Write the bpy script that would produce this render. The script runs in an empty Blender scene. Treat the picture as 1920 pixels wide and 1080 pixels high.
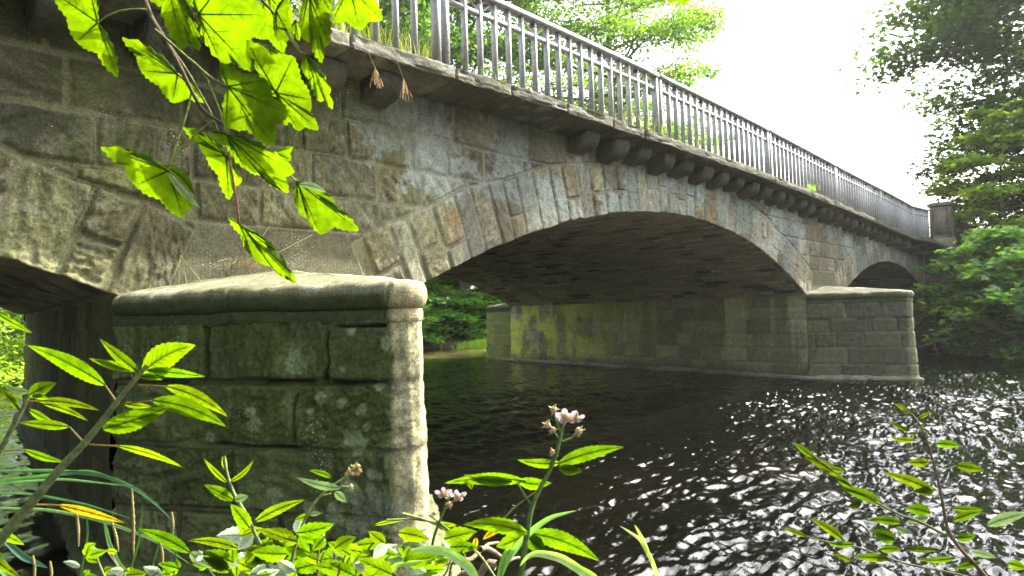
import bpy, math, random
import numpy as np
from mathutils import Vector

R = math.radians
sc = bpy.context.scene
COL = sc.collection
WATER = -2.05            # camera height is z = 0

# ------------------------------------------------------------------ camera
def cam_axes():
    a = R(90) - math.atan(1115/1280.0); p = R(1.9); r = R(1.6)
    F = np.array([math.sin(a)*math.cos(p), math.cos(a)*math.cos(p), math.sin(p)])
    X = np.array([math.cos(a), -math.sin(a), 0.0]); U = np.cross(X, F)
    return F, math.cos(r)*X - math.sin(r)*U, math.sin(r)*X + math.cos(r)*U
CF, CX, CU = cam_axes()
CAM = np.array([0.0, -6.0, 0.0])
cd = bpy.data.cameras.new("camera"); cam = bpy.data.objects.new("camera", cd); COL.objects.link(cam)
cd.sensor_width = 36.0; cd.lens = 36.0*1280/1920; cd.clip_start = 0.05; cd.clip_end = 2000
from mathutils import Matrix
cam.matrix_world = Matrix(((CX[0], CU[0], -CF[0], CAM[0]), (CX[1], CU[1], -CF[1], CAM[1]),
                           (CX[2], CU[2], -CF[2], CAM[2]), (0, 0, 0, 1)))
sc.camera = cam
cd.dof.use_dof = True; cd.dof.focus_distance = 9.0; cd.dof.aperture_fstop = 13.0

# ------------------------------------------------------------------ light
SUN_EL, SUN_AZ = 47.5, -18.0     # azimuth measured from +x towards +y
sd = np.array([math.cos(R(SUN_EL))*math.cos(R(SUN_AZ)), math.cos(R(SUN_EL))*math.sin(R(SUN_AZ)), math.sin(R(SUN_EL))])
sl = bpy.data.lights.new("sun", 'SUN'); sl.energy = 3.4; sl.angle = R(0.53); sl.color = (1.0, 0.95, 0.86)
so = bpy.data.objects.new("sun", sl); COL.objects.link(so)
so.rotation_euler = Vector(sd).to_track_quat('Z', 'Y').to_euler()
W = bpy.data.worlds.new("World"); sc.world = W; W.use_nodes = True
nt = W.node_tree; nt.nodes.clear()
sky = nt.nodes.new("ShaderNodeTexSky"); sky.sky_type = 'NISHITA'; sky.sun_disc = False
sky.sun_elevation = R(SUN_EL); sky.sun_rotation = R(90 - SUN_AZ)
sky.dust_density = 5.0; sky.air_density = 1.2; sky.ozone_density = 1.0
hsv = nt.nodes.new("ShaderNodeHueSaturation"); hsv.inputs['Saturation'].default_value = 0.55
bg = nt.nodes.new("ShaderNodeBackground"); bg.inputs['Strength'].default_value = 0.15
wo = nt.nodes.new("ShaderNodeOutputWorld")
nt.links.new(sky.outputs[0], hsv.inputs['Color']); nt.links.new(hsv.outputs[0], bg.inputs['Color']); nt.links.new(bg.outputs[0], wo.inputs[0])
sc.view_settings.view_transform = 'Standard'; sc.view_settings.look = 'None'
sc.view_settings.exposure = 2.7; sc.view_settings.gamma = 1.0
sc.render.engine = 'CYCLES'
sc.cycles.max_bounces = 8; sc.cycles.diffuse_bounces = 4; sc.cycles.glossy_bounces = 3
sc.cycles.transmission_bounces = 4; sc.cycles.transparent_max_bounces = 6
sc.cycles.sample_clamp_indirect = 4.0; sc.cycles.caustics_reflective = True; sc.cycles.blur_glossy = 1.0; sc.cycles.caustics_refractive = False
sc.cycles.use_denoising = True

# ------------------------------------------------------------------ helpers
def ray(px, py):
    return CF + CX*(px-960)/1280.0 - CU*(py-540)/1280.0
def at(px, py, depth):
    "world point seen at a pixel of the photograph, depth metres along the view axis"
    return CAM + ray(px, py)*depth

def hsh(ix, iy, iz, seed=0):
    n = (ix.astype(np.int64)*374761393 + iy.astype(np.int64)*668265263 + iz.astype(np.int64)*2147483647 + seed*1274126177) & 0xffffffff
    n = ((n ^ (n >> 13))*1274126177) & 0xffffffff
    n = ((n ^ (n >> 16))*2246822519) & 0xffffffff
    return ((n ^ (n >> 15)) & 0xffffff)/float(0xffffff)
def vn(x, y, z=0.0, seed=0):
    x, y, z = np.broadcast_arrays(np.asarray(x, float), np.asarray(y, float), np.asarray(z, float))
    i, j, k = np.floor(x), np.floor(y), np.floor(z)
    f, g, h = x-i, y-j, z-k
    f, g, h = f*f*(3-2*f), g*g*(3-2*g), h*h*(3-2*h)
    r = 0
    for a in (0, 1):
        for b in (0, 1):
            for c in (0, 1):
                w = (f if a else 1-f)*(g if b else 1-g)*(h if c else 1-h)
                r = r + w*hsh(i+a, j+b, k+c, seed)
    return r*2-1
def fbm(x, y, z=0.0, o=4, seed=0, gain=.5):
    r = 0; a = 1.0; t = 0
    for q in range(o):
        r = r + a*vn(x*2**q, y*2**q, np.asarray(z)*2**q, seed+q*7); t += a; a *= gain
    return r/t
def sstep(a, b, x):
    t = np.clip((x-a)/(b-a), 0, 1); return t*t*(3-2*t)
def rnd(i, s=0):
    i = np.asarray(i).astype(np.int64); return hsh(i, i*0+7, i*0+3, s+11)
def mix(a, b, t):
    t = np.asarray(t)[..., None]; return a*(1-t)+np.asarray(b)*t

def setp(o, label=None, cat=None, group=None, kind=None):
    if label: o['label'] = label
    if cat: o['category'] = cat
    if group: o['group'] = group
    if kind: o['kind'] = kind
    return o
def mesh(name, V, polys, mat=None, parent=None, col=None, smooth=False, loc=None):
    "polys: list of integer arrays (n,k)"
    V = np.asarray(V, np.float32).reshape(-1, 3)
    if loc is not None: V = V - np.asarray(loc, np.float32)
    polys = [np.asarray(p, np.int32) for p in (polys if isinstance(polys, list) else [polys])]
    polys = [p for p in polys if len(p)]
    me = bpy.data.meshes.new(name)
    me.vertices.add(len(V)); me.vertices.foreach_set("co", V.ravel())
    nl = sum(p.size for p in polys); npoly = sum(len(p) for p in polys)
    me.loops.add(nl); me.polygons.add(npoly)
    me.loops.foreach_set("vertex_index", np.concatenate([p.ravel() for p in polys]))
    tot = np.concatenate([np.full(len(p), p.shape[1], np.int32) for p in polys])
    st = np.concatenate([[0], np.cumsum(tot)[:-1]]).astype(np.int32)
    me.polygons.foreach_set("loop_start", st)
    me.update(calc_edges=True)
    if smooth: me.polygons.foreach_set("use_smooth", np.ones(npoly, bool))
    if col is not None:
        c = np.ones((len(V), 4), np.float32); c[:, :3] = np.clip(np.asarray(col, np.float32).reshape(-1, 3), 0, 1)
        at_ = me.color_attributes.new("Col", 'FLOAT_COLOR', 'POINT'); at_.data.foreach_set("color", c.ravel())
    me.validate()
    if mat: me.materials.append(mat)
    o = bpy.data.objects.new(name, me); COL.objects.link(o)
    if loc is not None: o.location = loc
    if parent: o.parent = parent; 
    return o
def gridfaces(nu, nv, flip=False, off=0):
    i = np.arange(nu-1)[:, None]*nv + np.arange(nv-1)[None]
    i = i.ravel()+off
    f = np.stack([i, i+nv, i+nv+1, i+1], 1)
    return f[:, ::-1] if flip else f
def grid(name, P, mat, parent=None, col=None, flip=False, smooth=True):
    nu, nv = P.shape[:2]
    return mesh(name, P.reshape(-1, 3), gridfaces(nu, nv, flip), mat, parent, None if col is None else col.reshape(-1, 3), smooth)
def empty(name, loc=(0, 0, 0), rz=0):
    o = bpy.data.objects.new(name, None); COL.objects.link(o); o.location = loc; o.rotation_euler = (0, 0, rz); o.empty_display_size = .2
    return o
class MB:
    "collects tubes, ribbons and boxes into one mesh"
    def __init__(s): s.V = []; s.F = {}; s.C = []; s.n = 0
    def add(s, V, F, c=(1, 1, 1)):
        V = np.asarray(V, float); F = np.asarray(F, int)
        s.V.append(V); s.F.setdefault(F.shape[1], []).append(F+s.n); s.n += len(V)
        c = np.asarray(c, float); s.C.append(np.broadcast_to(c, (len(V), 3)))
    def tube(s, P, r, k=6, c=(1, 1, 1)):
        P = np.asarray(P, float); r = np.broadcast_to(np.asarray(r, float), (len(P),))
        T = np.gradient(P, axis=0); T /= np.linalg.norm(T, axis=1)[:, None]+1e-9
        a = np.array([0, 0, 1.0]) if abs(T[0, 2]) < .9 else np.array([1.0, 0, 0])
        N = np.cross(T, a); N /= np.linalg.norm(N, axis=1)[:, None]+1e-9; B = np.cross(T, N)
        th = np.arange(k)*2*math.pi/k
        V = P[:, None] + r[:, None, None]*(np.cos(th)[None, :, None]*N[:, None]+np.sin(th)[None, :, None]*B[:, None])
        n = len(P); i = (np.arange(n-1)[:, None]*k); j = np.arange(k)[None]; j2 = (j+1) % k
        F = np.stack([i+j, i+j2, i+k+j2, i+k+j], -1).reshape(-1, 4)
        s.add(V.reshape(-1, 3), F, c)
    def box(s, c, h, col=(1, 1, 1), M=None):
        q = np.array([[x, y, z] for x in (-1, 1) for y in (-1, 1) for z in (-1, 1)], float)*np.asarray(h)
        if M is not None: q = q@np.asarray(M).T
        s.add(q+np.asarray(c), [[0, 1, 3, 2], [4, 6, 7, 5], [0, 4, 5, 1], [2, 3, 7, 6], [0, 2, 6, 4], [1, 5, 7, 3]], col)
    def build(s, name, mat, parent=None, smooth=False, loc=None):
        return mesh(name, np.concatenate(s.V), [np.concatenate(f) for f in s.F.values()], mat, parent, np.concatenate(s.C), smooth, loc)

# ------------------------------------------------------------------ materials
def newmat(name):
    m = bpy.data.materials.new(name); m.use_nodes = True; t = m.node_tree; t.nodes.clear()
    o = t.nodes.new("ShaderNodeOutputMaterial"); return m, t, o
def N(t, ty, **k):
    n = t.nodes.new(ty)
    for a, b in k.items():
        if a.startswith('i_'): n.inputs[a[2:].replace('_', ' ')].default_value = b
        else: setattr(n, a, b)
    return n
def stone_mat(name, bump=.6, scale=1.0, rough=.9, speck=True, tint=(.99, 1.0, .86)):
    m, t, o = newmat(name); L = t.links.new
    b = N(t, "ShaderNodeBsdfPrincipled"); b.inputs['Roughness'].default_value = rough; b.inputs['Specular IOR Level'].default_value = .25
    at_ = N(t, "ShaderNodeAttribute", attribute_name="Col"); g = N(t, "ShaderNodeNewGeometry")
    n1 = N(t, "ShaderNodeTexNoise"); n1.inputs['Scale'].default_value = 9*scale; n1.inputs['Detail'].default_value = 8; n1.inputs['Roughness'].default_value = .7
    n2 = N(t, "ShaderNodeTexNoise"); n2.inputs['Scale'].default_value = 55*scale; n2.inputs['Detail'].default_value = 6; n2.inputs['Roughness'].default_value = .75
    L(g.outputs['Position'], n1.inputs['Vector']); L(g.outputs['Position'], n2.inputs['Vector'])
    r1 = N(t, "ShaderNodeMapRange"); r1.inputs['From Min'].default_value = .3; r1.inputs['From Max'].default_value = .7; r1.inputs['To Min'].default_value = .36; r1.inputs['To Max'].default_value = .80
    r2 = N(t, "ShaderNodeMapRange"); r2.inputs['From Min'].default_value = .36; r2.inputs['From Max'].default_value = .64; r2.inputs['To Min'].default_value = .50; r2.inputs['To Max'].default_value = 1.4
    L(n1.outputs['Fac'], r1.inputs['Value']); L(n2.outputs['Fac'], r2.inputs['Value'])
    mu = N(t, "ShaderNodeMath", operation='MULTIPLY'); L(r1.outputs[0], mu.inputs[0]); L(r2.outputs[0], mu.inputs[1])
    vm = N(t, "ShaderNodeVectorMath", operation='SCALE'); L(at_.outputs['Color'], vm.inputs[0]); L(mu.outputs[0], vm.inputs['Scale'])
    tn = N(t, "ShaderNodeVectorMath", operation='MULTIPLY'); tn.inputs[1].default_value = tint; L(vm.outputs[0], tn.inputs[0]); last = tn.outputs[0]
    if speck:   # small pale lichen specks
        v = N(t, "ShaderNodeTexVoronoi"); v.inputs['Scale'].default_value = 38*scale; L(g.outputs['Position'], v.inputs['Vector'])
        n3 = N(t, "ShaderNodeTexNoise"); n3.inputs['Scale'].default_value = 2.3; n3.inputs['Detail'].default_value = 4; L(g.outputs['Position'], n3.inputs['Vector'])
        th = N(t, "ShaderNodeMapRange"); th.inputs['From Min'].default_value = .5; th.inputs['From Max'].default_value = .75; th.inputs['To Min'].default_value = 0.0; th.inputs['To Max'].default_value = .32
        L(n3.outputs['Fac'], th.inputs['Value'])
        lt = N(t, "ShaderNodeMath", operation='LESS_THAN'); L(v.outputs['Distance'], lt.inputs[0]); L(th.outputs[0], lt.inputs[1])
        ms = N(t, "ShaderNodeMath", operation='MULTIPLY'); ms.inputs[1].default_value = .55; L(lt.outputs[0], ms.inputs[0])
        mx = N(t, "ShaderNodeMix", data_type='RGBA'); L(ms.outputs[0], mx.inputs['Factor']); L(last, mx.inputs[6]); mx.inputs[7].default_value = (.42, .44, .38, 1)
        last = mx.outputs[2]
    L(last, b.inputs['Base Color'])
    bu = N(t, "ShaderNodeBump"); bu.inputs['Strength'].default_value = bump; bu.inputs['Distance'].default_value = .012
    ad = N(t, "ShaderNodeMath", operation='ADD'); L(n1.outputs['Fac'], ad.inputs[0]); L(n2.outputs['Fac'], ad.inputs[1]); L(ad.outputs[0], bu.inputs['Height'])
    L(bu.outputs[0], b.inputs['Normal']); L(b.outputs[0], o.inputs[0]); return m
M_ST = stone_mat("masonry"); M_CAP = stone_mat("weathered_stone", .8, 1.4)
M_RAIL = stone_mat("railing_paint", .15, 2.0, .5, False, (1, 1, 1))
M_BARK = stone_mat("bark", .9, 1.2, .9, False)
M_EARTH = stone_mat("earth", .9, .8, .95, False)
def leaf_mat(name, trans=.55, rough=.45, spec=.4, tcol=(1.5, 1.9, .35), spots=False):
    m, t, o = newmat(name); L = t.links.new
    at_ = N(t, "ShaderNodeAttribute", attribute_name="Col"); g = N(t, "ShaderNodeNewGeometry")
    n1 = N(t, "ShaderNodeTexNoise"); n1.inputs['Scale'].default_value = 60; n1.inputs['Detail'].default_value = 4; L(g.outputs['Position'], n1.inputs['Vector'])
    r1 = N(t, "ShaderNodeMapRange"); r1.inputs['From Min'].default_value = .3; r1.inputs['From Max'].default_value = .7; r1.inputs['To Min'].default_value = .8; r1.inputs['To Max'].default_value = 1.2
    L(n1.outputs['Fac'], r1.inputs['Value'])
    vm = N(t, "ShaderNodeVectorMath", operation='SCALE'); L(at_.outputs['Color'], vm.inputs[0]); L(r1.outputs[0], vm.inputs['Scale'])
    if spots:
        n5 = N(t, "ShaderNodeTexNoise"); n5.inputs['Scale'].default_value = 34; n5.inputs['Detail'].default_value = 3; n5.inputs['Roughness'].default_value = .7; L(g.outputs['Position'], n5.inputs['Vector'])
        q = N(t, "ShaderNodeMapRange"); q.inputs['From Min'].default_value = .66; q.inputs['From Max'].default_value = .70; q.inputs['To Max'].default_value = .75; L(n5.outputs['Fac'], q.inputs['Value'])
        mm = N(t, "ShaderNodeMix", data_type='RGBA'); L(q.outputs[0], mm.inputs['Factor']); L(vm.outputs[0], mm.inputs[6]); mm.inputs[7].default_value = (.07, .045, .01, 1); vm = mm; sock = mm.outputs[2]
        n6 = N(t, "ShaderNodeTexNoise"); n6.inputs['Scale'].default_value = 9; L(g.outputs['Position'], n6.inputs['Vector'])
        q2 = N(t, "ShaderNodeMapRange"); q2.inputs['From Min'].default_value = .35; q2.inputs['From Max'].default_value = .65; q2.inputs['To Min'].default_value = .72; q2.inputs['To Max'].default_value = 1.15; L(n6.outputs['Fac'], q2.inputs['Value'])
        vs = N(t, "ShaderNodeVectorMath", operation='SCALE'); L(sock, vs.inputs[0]); L(q2.outputs[0], vs.inputs['Scale']); vm = vs
    b = N(t, "ShaderNodeBsdfPrincipled"); b.inputs['Roughness'].default_value = rough; b.inputs['Specular IOR Level'].default_value = spec
    L(vm.outputs[0], b.inputs['Base Color'])
    tr = N(t, "ShaderNodeBsdfTranslucent"); vt = N(t, "ShaderNodeVectorMath", operation='MULTIPLY'); vt.inputs[1].default_value = tcol
    L(vm.outputs[0], vt.inputs[0]); L(vt.outputs[0], tr.inputs['Color'])
    mx = N(t, "ShaderNodeMixShader"); mx.inputs[0].default_value = trans; L(b.outputs[0], mx.inputs[1]); L(tr.outputs[0], mx.inputs[2]); L(mx.outputs[0], o.inputs[0]); return m
M_LEAF = leaf_mat("leaf", .5); M_FAR = leaf_mat("far_leaf", .5, .55, .18, (1.5, 1.8, .35)); M_GRASS = leaf_mat("grass_blade", .45)
M_FRONT = leaf_mat("near_leaf", .78, .4, .35, (1.12, .95, .045), True)
M_PETAL = leaf_mat("petal", .3, .6, .1, (1, 1, 1))
M_PALE = leaf_mat("pale_leaf", .18, .5, .4, (1.0, 1.3, .5))
M_DRY = leaf_mat("dry_stem", .25, .8, .1, (1, 1, .7))
# ------------------------------------------------------------------ bridge geometry
SK = 0.191                                   # the barrels run skew to the face
BW = 12.46
_px = np.array([-12, -4, 0, 3.6, 5.2, 6.7, 8.8, 11.6, 14.7, 21, 28.1, 35, 46.0]); _pz = np.array([2.2, 2.45, 2.58, 2.67, 2.72, 2.77, 2.82, 2.87, 2.84, 2.66, 2.43, 2.29, 2.2])
_pf = np.polyfit(_px, _pz, 5)
def ztop(x): return np.polyval(_pf, np.clip(x, -12, 46))
ARCH = [(-4.15, 6.2, 16.4, 1.42), (11.825, 6.875, 16.1, 1.72), (28.1, 6.2, 16.4, 1.42)]   # centre, half span, radius, crown
PIERS = [(2.05, 2.90), (18.70, 3.20)]
def zint(x):
    z = np.full_like(x, -9.0)
    for cx, hs, r, zc in ARCH:
        d = x-cx; m = np.abs(d) <= hs
        z = np.where(m, zc-r+np.sqrt(np.maximum(r*r-d*d, 0)), z)
    return z
def joints_field(u, v, courses, wmin, wmax, seed, u0=-20, u1=60, explicit=None, warp=.018):
    u = u + warp*fbm(u*5, v*5, 0, 3, seed+5); v = v + warp*fbm(u*5, v*5, 9.3, 3, seed+6)
    courses = np.asarray(courses, float)
    ci = np.clip(np.searchsorted(courses, v)-1, 0, len(courses)-2)
    dv = np.minimum(v-courses[ci], courses[ci+1]-v)
    du = np.full_like(u, 9.0); idd = np.zeros(u.shape, int)
    rg = random.Random(seed)
    for c in range(len(courses)-1):
        if explicit and c in explicit: J = [u0]+list(explicit[c])+[u1]
        else:
            J = [u0+rg.random()*wmax]
            while J[-1] < u1: J.append(J[-1]+wmin+(wmax-wmin)*rg.random())
        J = np.array(J); m = ci == c
        if not m.any(): continue
        k = np.clip(np.searchsorted(J, u[m])-1, 0, len(J)-2)
        du[m] = np.minimum(np.abs(u[m]-J[k]), np.abs(J[k+1]-u[m])); idd[m] = c*1009+k
    return np.minimum(du, dv), idd+seed*7919
def rockface(u, v, dist, idd, joint=.012, edge=.03, deep=.022, rough=.02, seed=0):
    j = joint*(1+.8*fbm(u*3, v*3, 2.2, 2, seed+31))
    prof = sstep(0, edge, dist-j)
    ang = rnd(idd, 3)*6.28
    uu = u*np.cos(ang)+v*np.sin(ang); vv = -u*np.sin(ang)+v*np.cos(ang)
    rr = fbm(uu*5, vv*16, rnd(idd, 5)*50, 4, seed+3, .6)*.8+.6*fbm(u*3, v*3, rnd(idd, 6)*30, 2, seed+9)
    rr = rr + .25*fbm(u*40, v*40, 0, 2, seed+4)
    h = prof*(deep*(.6+.8*rnd(idd, 8)))+prof*rough*rr*(.5+rnd(idd, 9)) + (1-prof)*.004*fbm(u*20, v*20, 0, 2, seed+8)
    return h, 1-prof

def groove(u, v, d, h, seed):
    "open crack along part of the edge between stone and mortar"
    on = sstep(-.05, .25, fbm(u*2.2, v*2.2, 3.3, 3, seed)); w = .007+.004*vn(u*9, v*9, 0, seed+1)
    g = on*np.exp(-((d-.018)/w)**2); return h-.014*g, g
C_MORTAR = np.array([.27, .255, .20])
def pick(idd, pal, s=0):
    pal = np.array(pal); k = np.minimum((rnd(idd, 20+s)*len(pal)).astype(int), len(pal)-1); return pal[k]

# ---- spandrel wall and arch rings (one relief sheet, stones and mortar modelled)
def facade_field(x, z):
    "height and colour of the upstream face at x, z"
    crs = [-3, .86, 1.24, 1.66, 2.08, 2.6, 3.4]
    dist, idd = joints_field(x, z, crs, .45, .95, 4)
    reg = np.zeros(x.shape, int)                        # 0 coursed, 1 ring, 2 dressed block
    for k, (cx, hs, r, zc) in enumerate(ARCH):
        dx = x-cx; dz = z-(zc-r); rr = np.hypot(dx, dz); ang = np.arctan2(dx, dz)
        T = (.78, .84, .80)[k]; T = T*(1+.06*vn(ang*r/.8, 0, 0, 40+k))
        amax = math.asin(hs/r)+.02
        m = (rr >= r-.2) & (rr <= r+T) & (np.abs(ang) < amax)
        arc = ang*r+.012*fbm(x*4, z*4, 1, 3, 41); rg = random.Random(77+k)
        J = [-hs*1.06]
        while J[-1] < hs*1.06: J.append(J[-1]+(.26+.16*rg.random()) * (1.25 if k == 0 else 1))
        J = np.array(J); q = np.clip(np.searchsorted(J, arc)-1, 0, len(J)-2)
        da = np.minimum(arc-J[q], J[q+1]-arc)
        rad = (rr-r)/T + .02*vn(x*5, z*5, 0, 43)
        sp = rnd(q+1000*k, 50); split = np.where(sp < .45, .30+.4*rnd(q+1000*k, 51), -5.0)     # some voussoirs are two stones
        dsp = np.abs(rad-split)*T
        d2 = np.minimum(np.minimum(da, (r+T-rr)), dsp)
        i2 = 200000+k*5000+q*3+(rad > split)
        dist = np.where(m, d2, np.where((rr <= r+T+.2) & (rr > r+T) & (np.abs(ang) < amax), np.minimum(dist, rr-r-T), dist))
        idd = np.where(m, i2, idd); reg = np.where(m, 1, reg)
    for (xa, w) in PIERS:
        e = (xa-.2, xa+w+.2)
        m = (reg == 0) & (x > e[0]) & (x < e[1]) & (z < .86)
        d2 = .86-z
        for (cx, hs, r, zc) in ARCH:
            am = math.asin(hs/r)+.02; ang = np.arctan2(x-cx, z-(zc-r)); d2 = np.minimum(d2, np.abs(np.abs(ang)-am)*r)
        dist = np.where(m, d2, dist); idd = np.where(m, 900000+int(xa), idd); reg = np.where(m, 2, reg)
    return dist, idd, reg
def facade_colour(x, z, idd, reg, mort):
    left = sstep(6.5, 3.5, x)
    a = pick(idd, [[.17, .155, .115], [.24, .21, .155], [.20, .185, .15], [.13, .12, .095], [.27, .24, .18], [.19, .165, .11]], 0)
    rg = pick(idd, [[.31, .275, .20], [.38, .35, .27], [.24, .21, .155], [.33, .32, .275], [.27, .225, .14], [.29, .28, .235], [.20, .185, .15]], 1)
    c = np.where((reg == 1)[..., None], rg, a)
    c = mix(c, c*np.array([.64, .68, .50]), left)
    an = rnd(idd, 3)*6.28; uu = x*np.cos(an)+z*np.sin(an); vv = -x*np.sin(an)+z*np.cos(an); c = c*(1+.6*fbm(uu*6, vv*22, rnd(idd, 5)*50, 4, 15, .6))[..., None]
    c = mix(c, np.array([.33, .34, .27]), .4*left*sstep(.15, .35, fbm(x*7, z*7, 11, 5, 59, .65)))
    # ochre stones around x 5.7-6.8
    och = (reg == 1) & (x > 5.5) & (x < 6.7) & (rnd(idd, 60) < .38)
    c = mix(c, np.array([.33, .205, .085]), och*.7*sstep(-.4, .3, fbm(x*6, z*6, 0, 3, 66)))
    n = fbm(x*1.3, z*1.8, 3, 4, 61)
    c = mix(c, np.array([.40, .45, .45]), .8*sstep(.0, .16, n+.35*fbm(x*14, z*14, 2, 3, 69))*sstep(3.5, 5.0, x)*sstep(.9, 1.6, z))         # chalky lime bloom
    c = mix(c, np.array([.33, .37, .37]), .6*sstep(.1, .4, fbm(x*1.1+9, z*.5, 1, 4, 62))*sstep(8, 12, x))
    # run-down rust streaks, then a darker band towards the top
    st = sstep(.25, .55, fbm(x*4.5, z*.5, 0, 3, 63)); c = mix(c, np.array([.27, .19, .11]), .28*st*sstep(6, 9, x))
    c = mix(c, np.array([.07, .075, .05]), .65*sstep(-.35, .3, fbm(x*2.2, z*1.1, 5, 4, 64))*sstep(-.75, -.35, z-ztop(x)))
    c = mix(c, np.array([.17, .19, .055]), .6*sstep(-.15, .35, fbm(x*1.6, z*1.6, 7, 4, 65))*sstep(7.0, 3.5, x))
    c = c*(1-.42*sstep(-.15, .35, fbm(x*.75, z*.9, 21, 4, 57)))[..., None]
    c = c*(1-.50*sstep(1.15, 1.9, z+.25*vn(x*2, z*2, 0, 56))*sstep(5.2, 2.4, x))[..., None]  # upper left darkened in the colour, standing in for cornice and branch shade
    bl = (reg == 2); tool = .98+.02*np.sin(x*2*math.pi/.034+2*vn(x*3, z*3))
    c = np.where(bl[..., None], np.array([.125, .12, .08])*tool[..., None]*(1+.25*fbm(x*3, z*3, 0, 3, 67))[..., None], c)
    mo = mix(np.broadcast_to(C_MORTAR, c.shape), C_MORTAR*np.array([.72, .74, .56]), left)
    mo = mix(mo, c*1.05, .45)*(1+.25*fbm(x*6, z*6, 0, 3, 68))[..., None]
    return mix(c, mo, mort*.9)

bridge = empty("stone_bridge", (11.8, 0, WATER))
setp(bridge, "old three arched sandstone road bridge spanning the river on two cutwater piers", "bridge")
bridge.location = (0, 0, 0)
def build_facade(yy, xs, nrow, name, outward=-1, detail=1.0, shift=0.0):
    zb0 = zint(xs); zb = np.where(zb0 < -5, .185, zb0)
    d, idd, reg = facade_field(xs, zb+.05)
    zb = zb + np.where(zb0 > -5, (.02*(rnd(idd, 70)-.5)+.012*fbm(xs*9, xs*0, 0, 3, 71)), 0)*detail
    zt = ztop(xs)-.12
    t = np.linspace(0, 1, nrow)
    X = np.repeat(xs[:, None], nrow, 1); Z = zb[:, None]+(zt-zb)[:, None]*t[None]
    d, idd, reg = facade_field(X, Z)
    h, mort = rockface(X, Z, d, idd, np.where(X < 6, .024, .013), .016, .024, np.where(X < 5, .042, .026)*detail, 12)
    h, gr = groove(X, Z, d, h, 13)
    tool = reg == 2
    h = np.where(tool, .02+.0005*np.sin(X*2*math.pi/.034)+.004*fbm(X*3, Z*3)+0*h, h)
    h = h*sstep(34.7, 34.3, X)
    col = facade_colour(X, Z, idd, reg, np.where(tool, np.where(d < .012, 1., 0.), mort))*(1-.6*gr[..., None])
    P = np.stack([X+shift, yy+outward*h, Z], -1)
    ed = P[:, :1].copy(); ed[..., 1] = yy-outward*.10
    P = np.concatenate([ed, P], 1); col = np.concatenate([col[:, :1], col], 1)
    return grid(name, P, M_ST, bridge, col, flip=(outward > 0))
xs = np.concatenate([np.arange(-10.3, 0.8, .12), np.arange(.8, 2.3, .017), np.arange(2.3, 4.7, .0085), np.arange(4.7, 9, .017), np.linspace(9, 15, 210)[:-1], np.linspace(15, 34.6, 430)])
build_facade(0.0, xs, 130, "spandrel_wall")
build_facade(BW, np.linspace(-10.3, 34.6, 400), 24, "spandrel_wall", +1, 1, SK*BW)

# ---- vaults
def vault(k, nu, nv):
    cx, hs, r, zc = ARCH[k]; am = math.asin(hs/r)
    a = np.linspace(-am, am, nu); y = np.linspace(.0, BW, nv)
    A, Y = np.meshgrid(a, y, indexing='ij'); U = A*r
    d, idd = joints_field(Y, U, list(np.arange(-8, 8, .21)), .35, .9, 90+k, -2, 15)
    h, mort = rockface(Y, U, d, idd, .008, .03, .018, .022, 91+k)
    rr = r-h*sstep(0, .12, Y)
    P = np.stack([cx+rr*np.sin(A)+SK*Y, Y, zc-r+rr*np.cos(A)], -1)
    c = pick(idd, [[.58, .50, .36], [.66, .57, .40], [.50, .44, .32], [.70, .61, .44], [.62, .55, .40]], 3)
    c = c*(1+.7*fbm(U*5, Y*1.6, rnd(idd, 2)*30, 4, 94))[..., None]; dk = rnd(idd, 77) < .13
    c = np.where(dk[..., None], c*.3, c)
    c = mix(c, np.array([.72, .65, .46]), .5*sstep(.1, .5, fbm(U*.9, Y*.5, 0, 4, 92)))
    c = mix(c, np.array([.26, .22, .15]), mort*.6)
    c = mix(c, np.array([.16, .17, .05]), .5*sstep(4, 10, Y)*sstep(-.2, .4, fbm(U, Y, 4, 3, 93)))
    return grid("vault", P, M_ST, bridge, c)
vault(1, 330, 260); vault(0, 150, 130); vault(2, 150, 110)

# ---- walls of the piers under the vaults
def sidewall(x0, nrm, nu, nz, seed, zt=.22, bright=0.0, z0=-2.5):
    y = np.linspace(0, BW, nu); z = np.linspace(z0, zt, nz)
    Y, Z = np.meshgrid(y, z, indexing='ij')
    d, idd = joints_field(Y, Z, [-3, -1.98, -1.62, -1.22, -.84, -.46, -.1, .35], .4, .95, seed, -2, 15)
    h, mort = rockface(Y, Z, d, idd, .009, .03, .02, .022, seed)
    bat = .05*(zt-Z)/2.2
    P = np.stack([x0+SK*Y+nrm*(h+bat), Y, Z], -1)
    c = pick(idd, [[.36, .335, .215], [.28, .26, .165], [.43, .39, .24], [.24, .22, .145]], 5)
    c = mix(c, np.array([.20, .18, .12]), mort*.6)
    dr = sstep(.12, .42, fbm(Y*2.6, Z*.22+3, 0, 3, seed+3))*sstep(-1.9, .1, Z+.6*vn(Y*3, 0, 0, seed+5))
    c = mix(c, np.array([.62, .61, .38]), .8*dr)                      # lime runs from the vault
    c = mix(c, np.array([.27, .33, .05]), .6*sstep(-.15, .4, fbm(Y*1.2, Z*1.2, 5, 4, seed+7))*sstep(1, 8, Y))
    c = mix(c, np.array([.74, .80, .13]), .85*sstep(5.0, 10.5, Y)*sstep(-.3, .3, fbm(Y*2, Z*1.5, 2, 3, seed+8)))  # far end tinted bright yellow-green, bounced light painted in
    c = mix(c, np.array([.06, .06, .035]), .7*sstep(-1.55, -1.95, Z+.12*fbm(Y*2, 0*Y, 0, 3, seed+9)))
    return P, c
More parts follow.
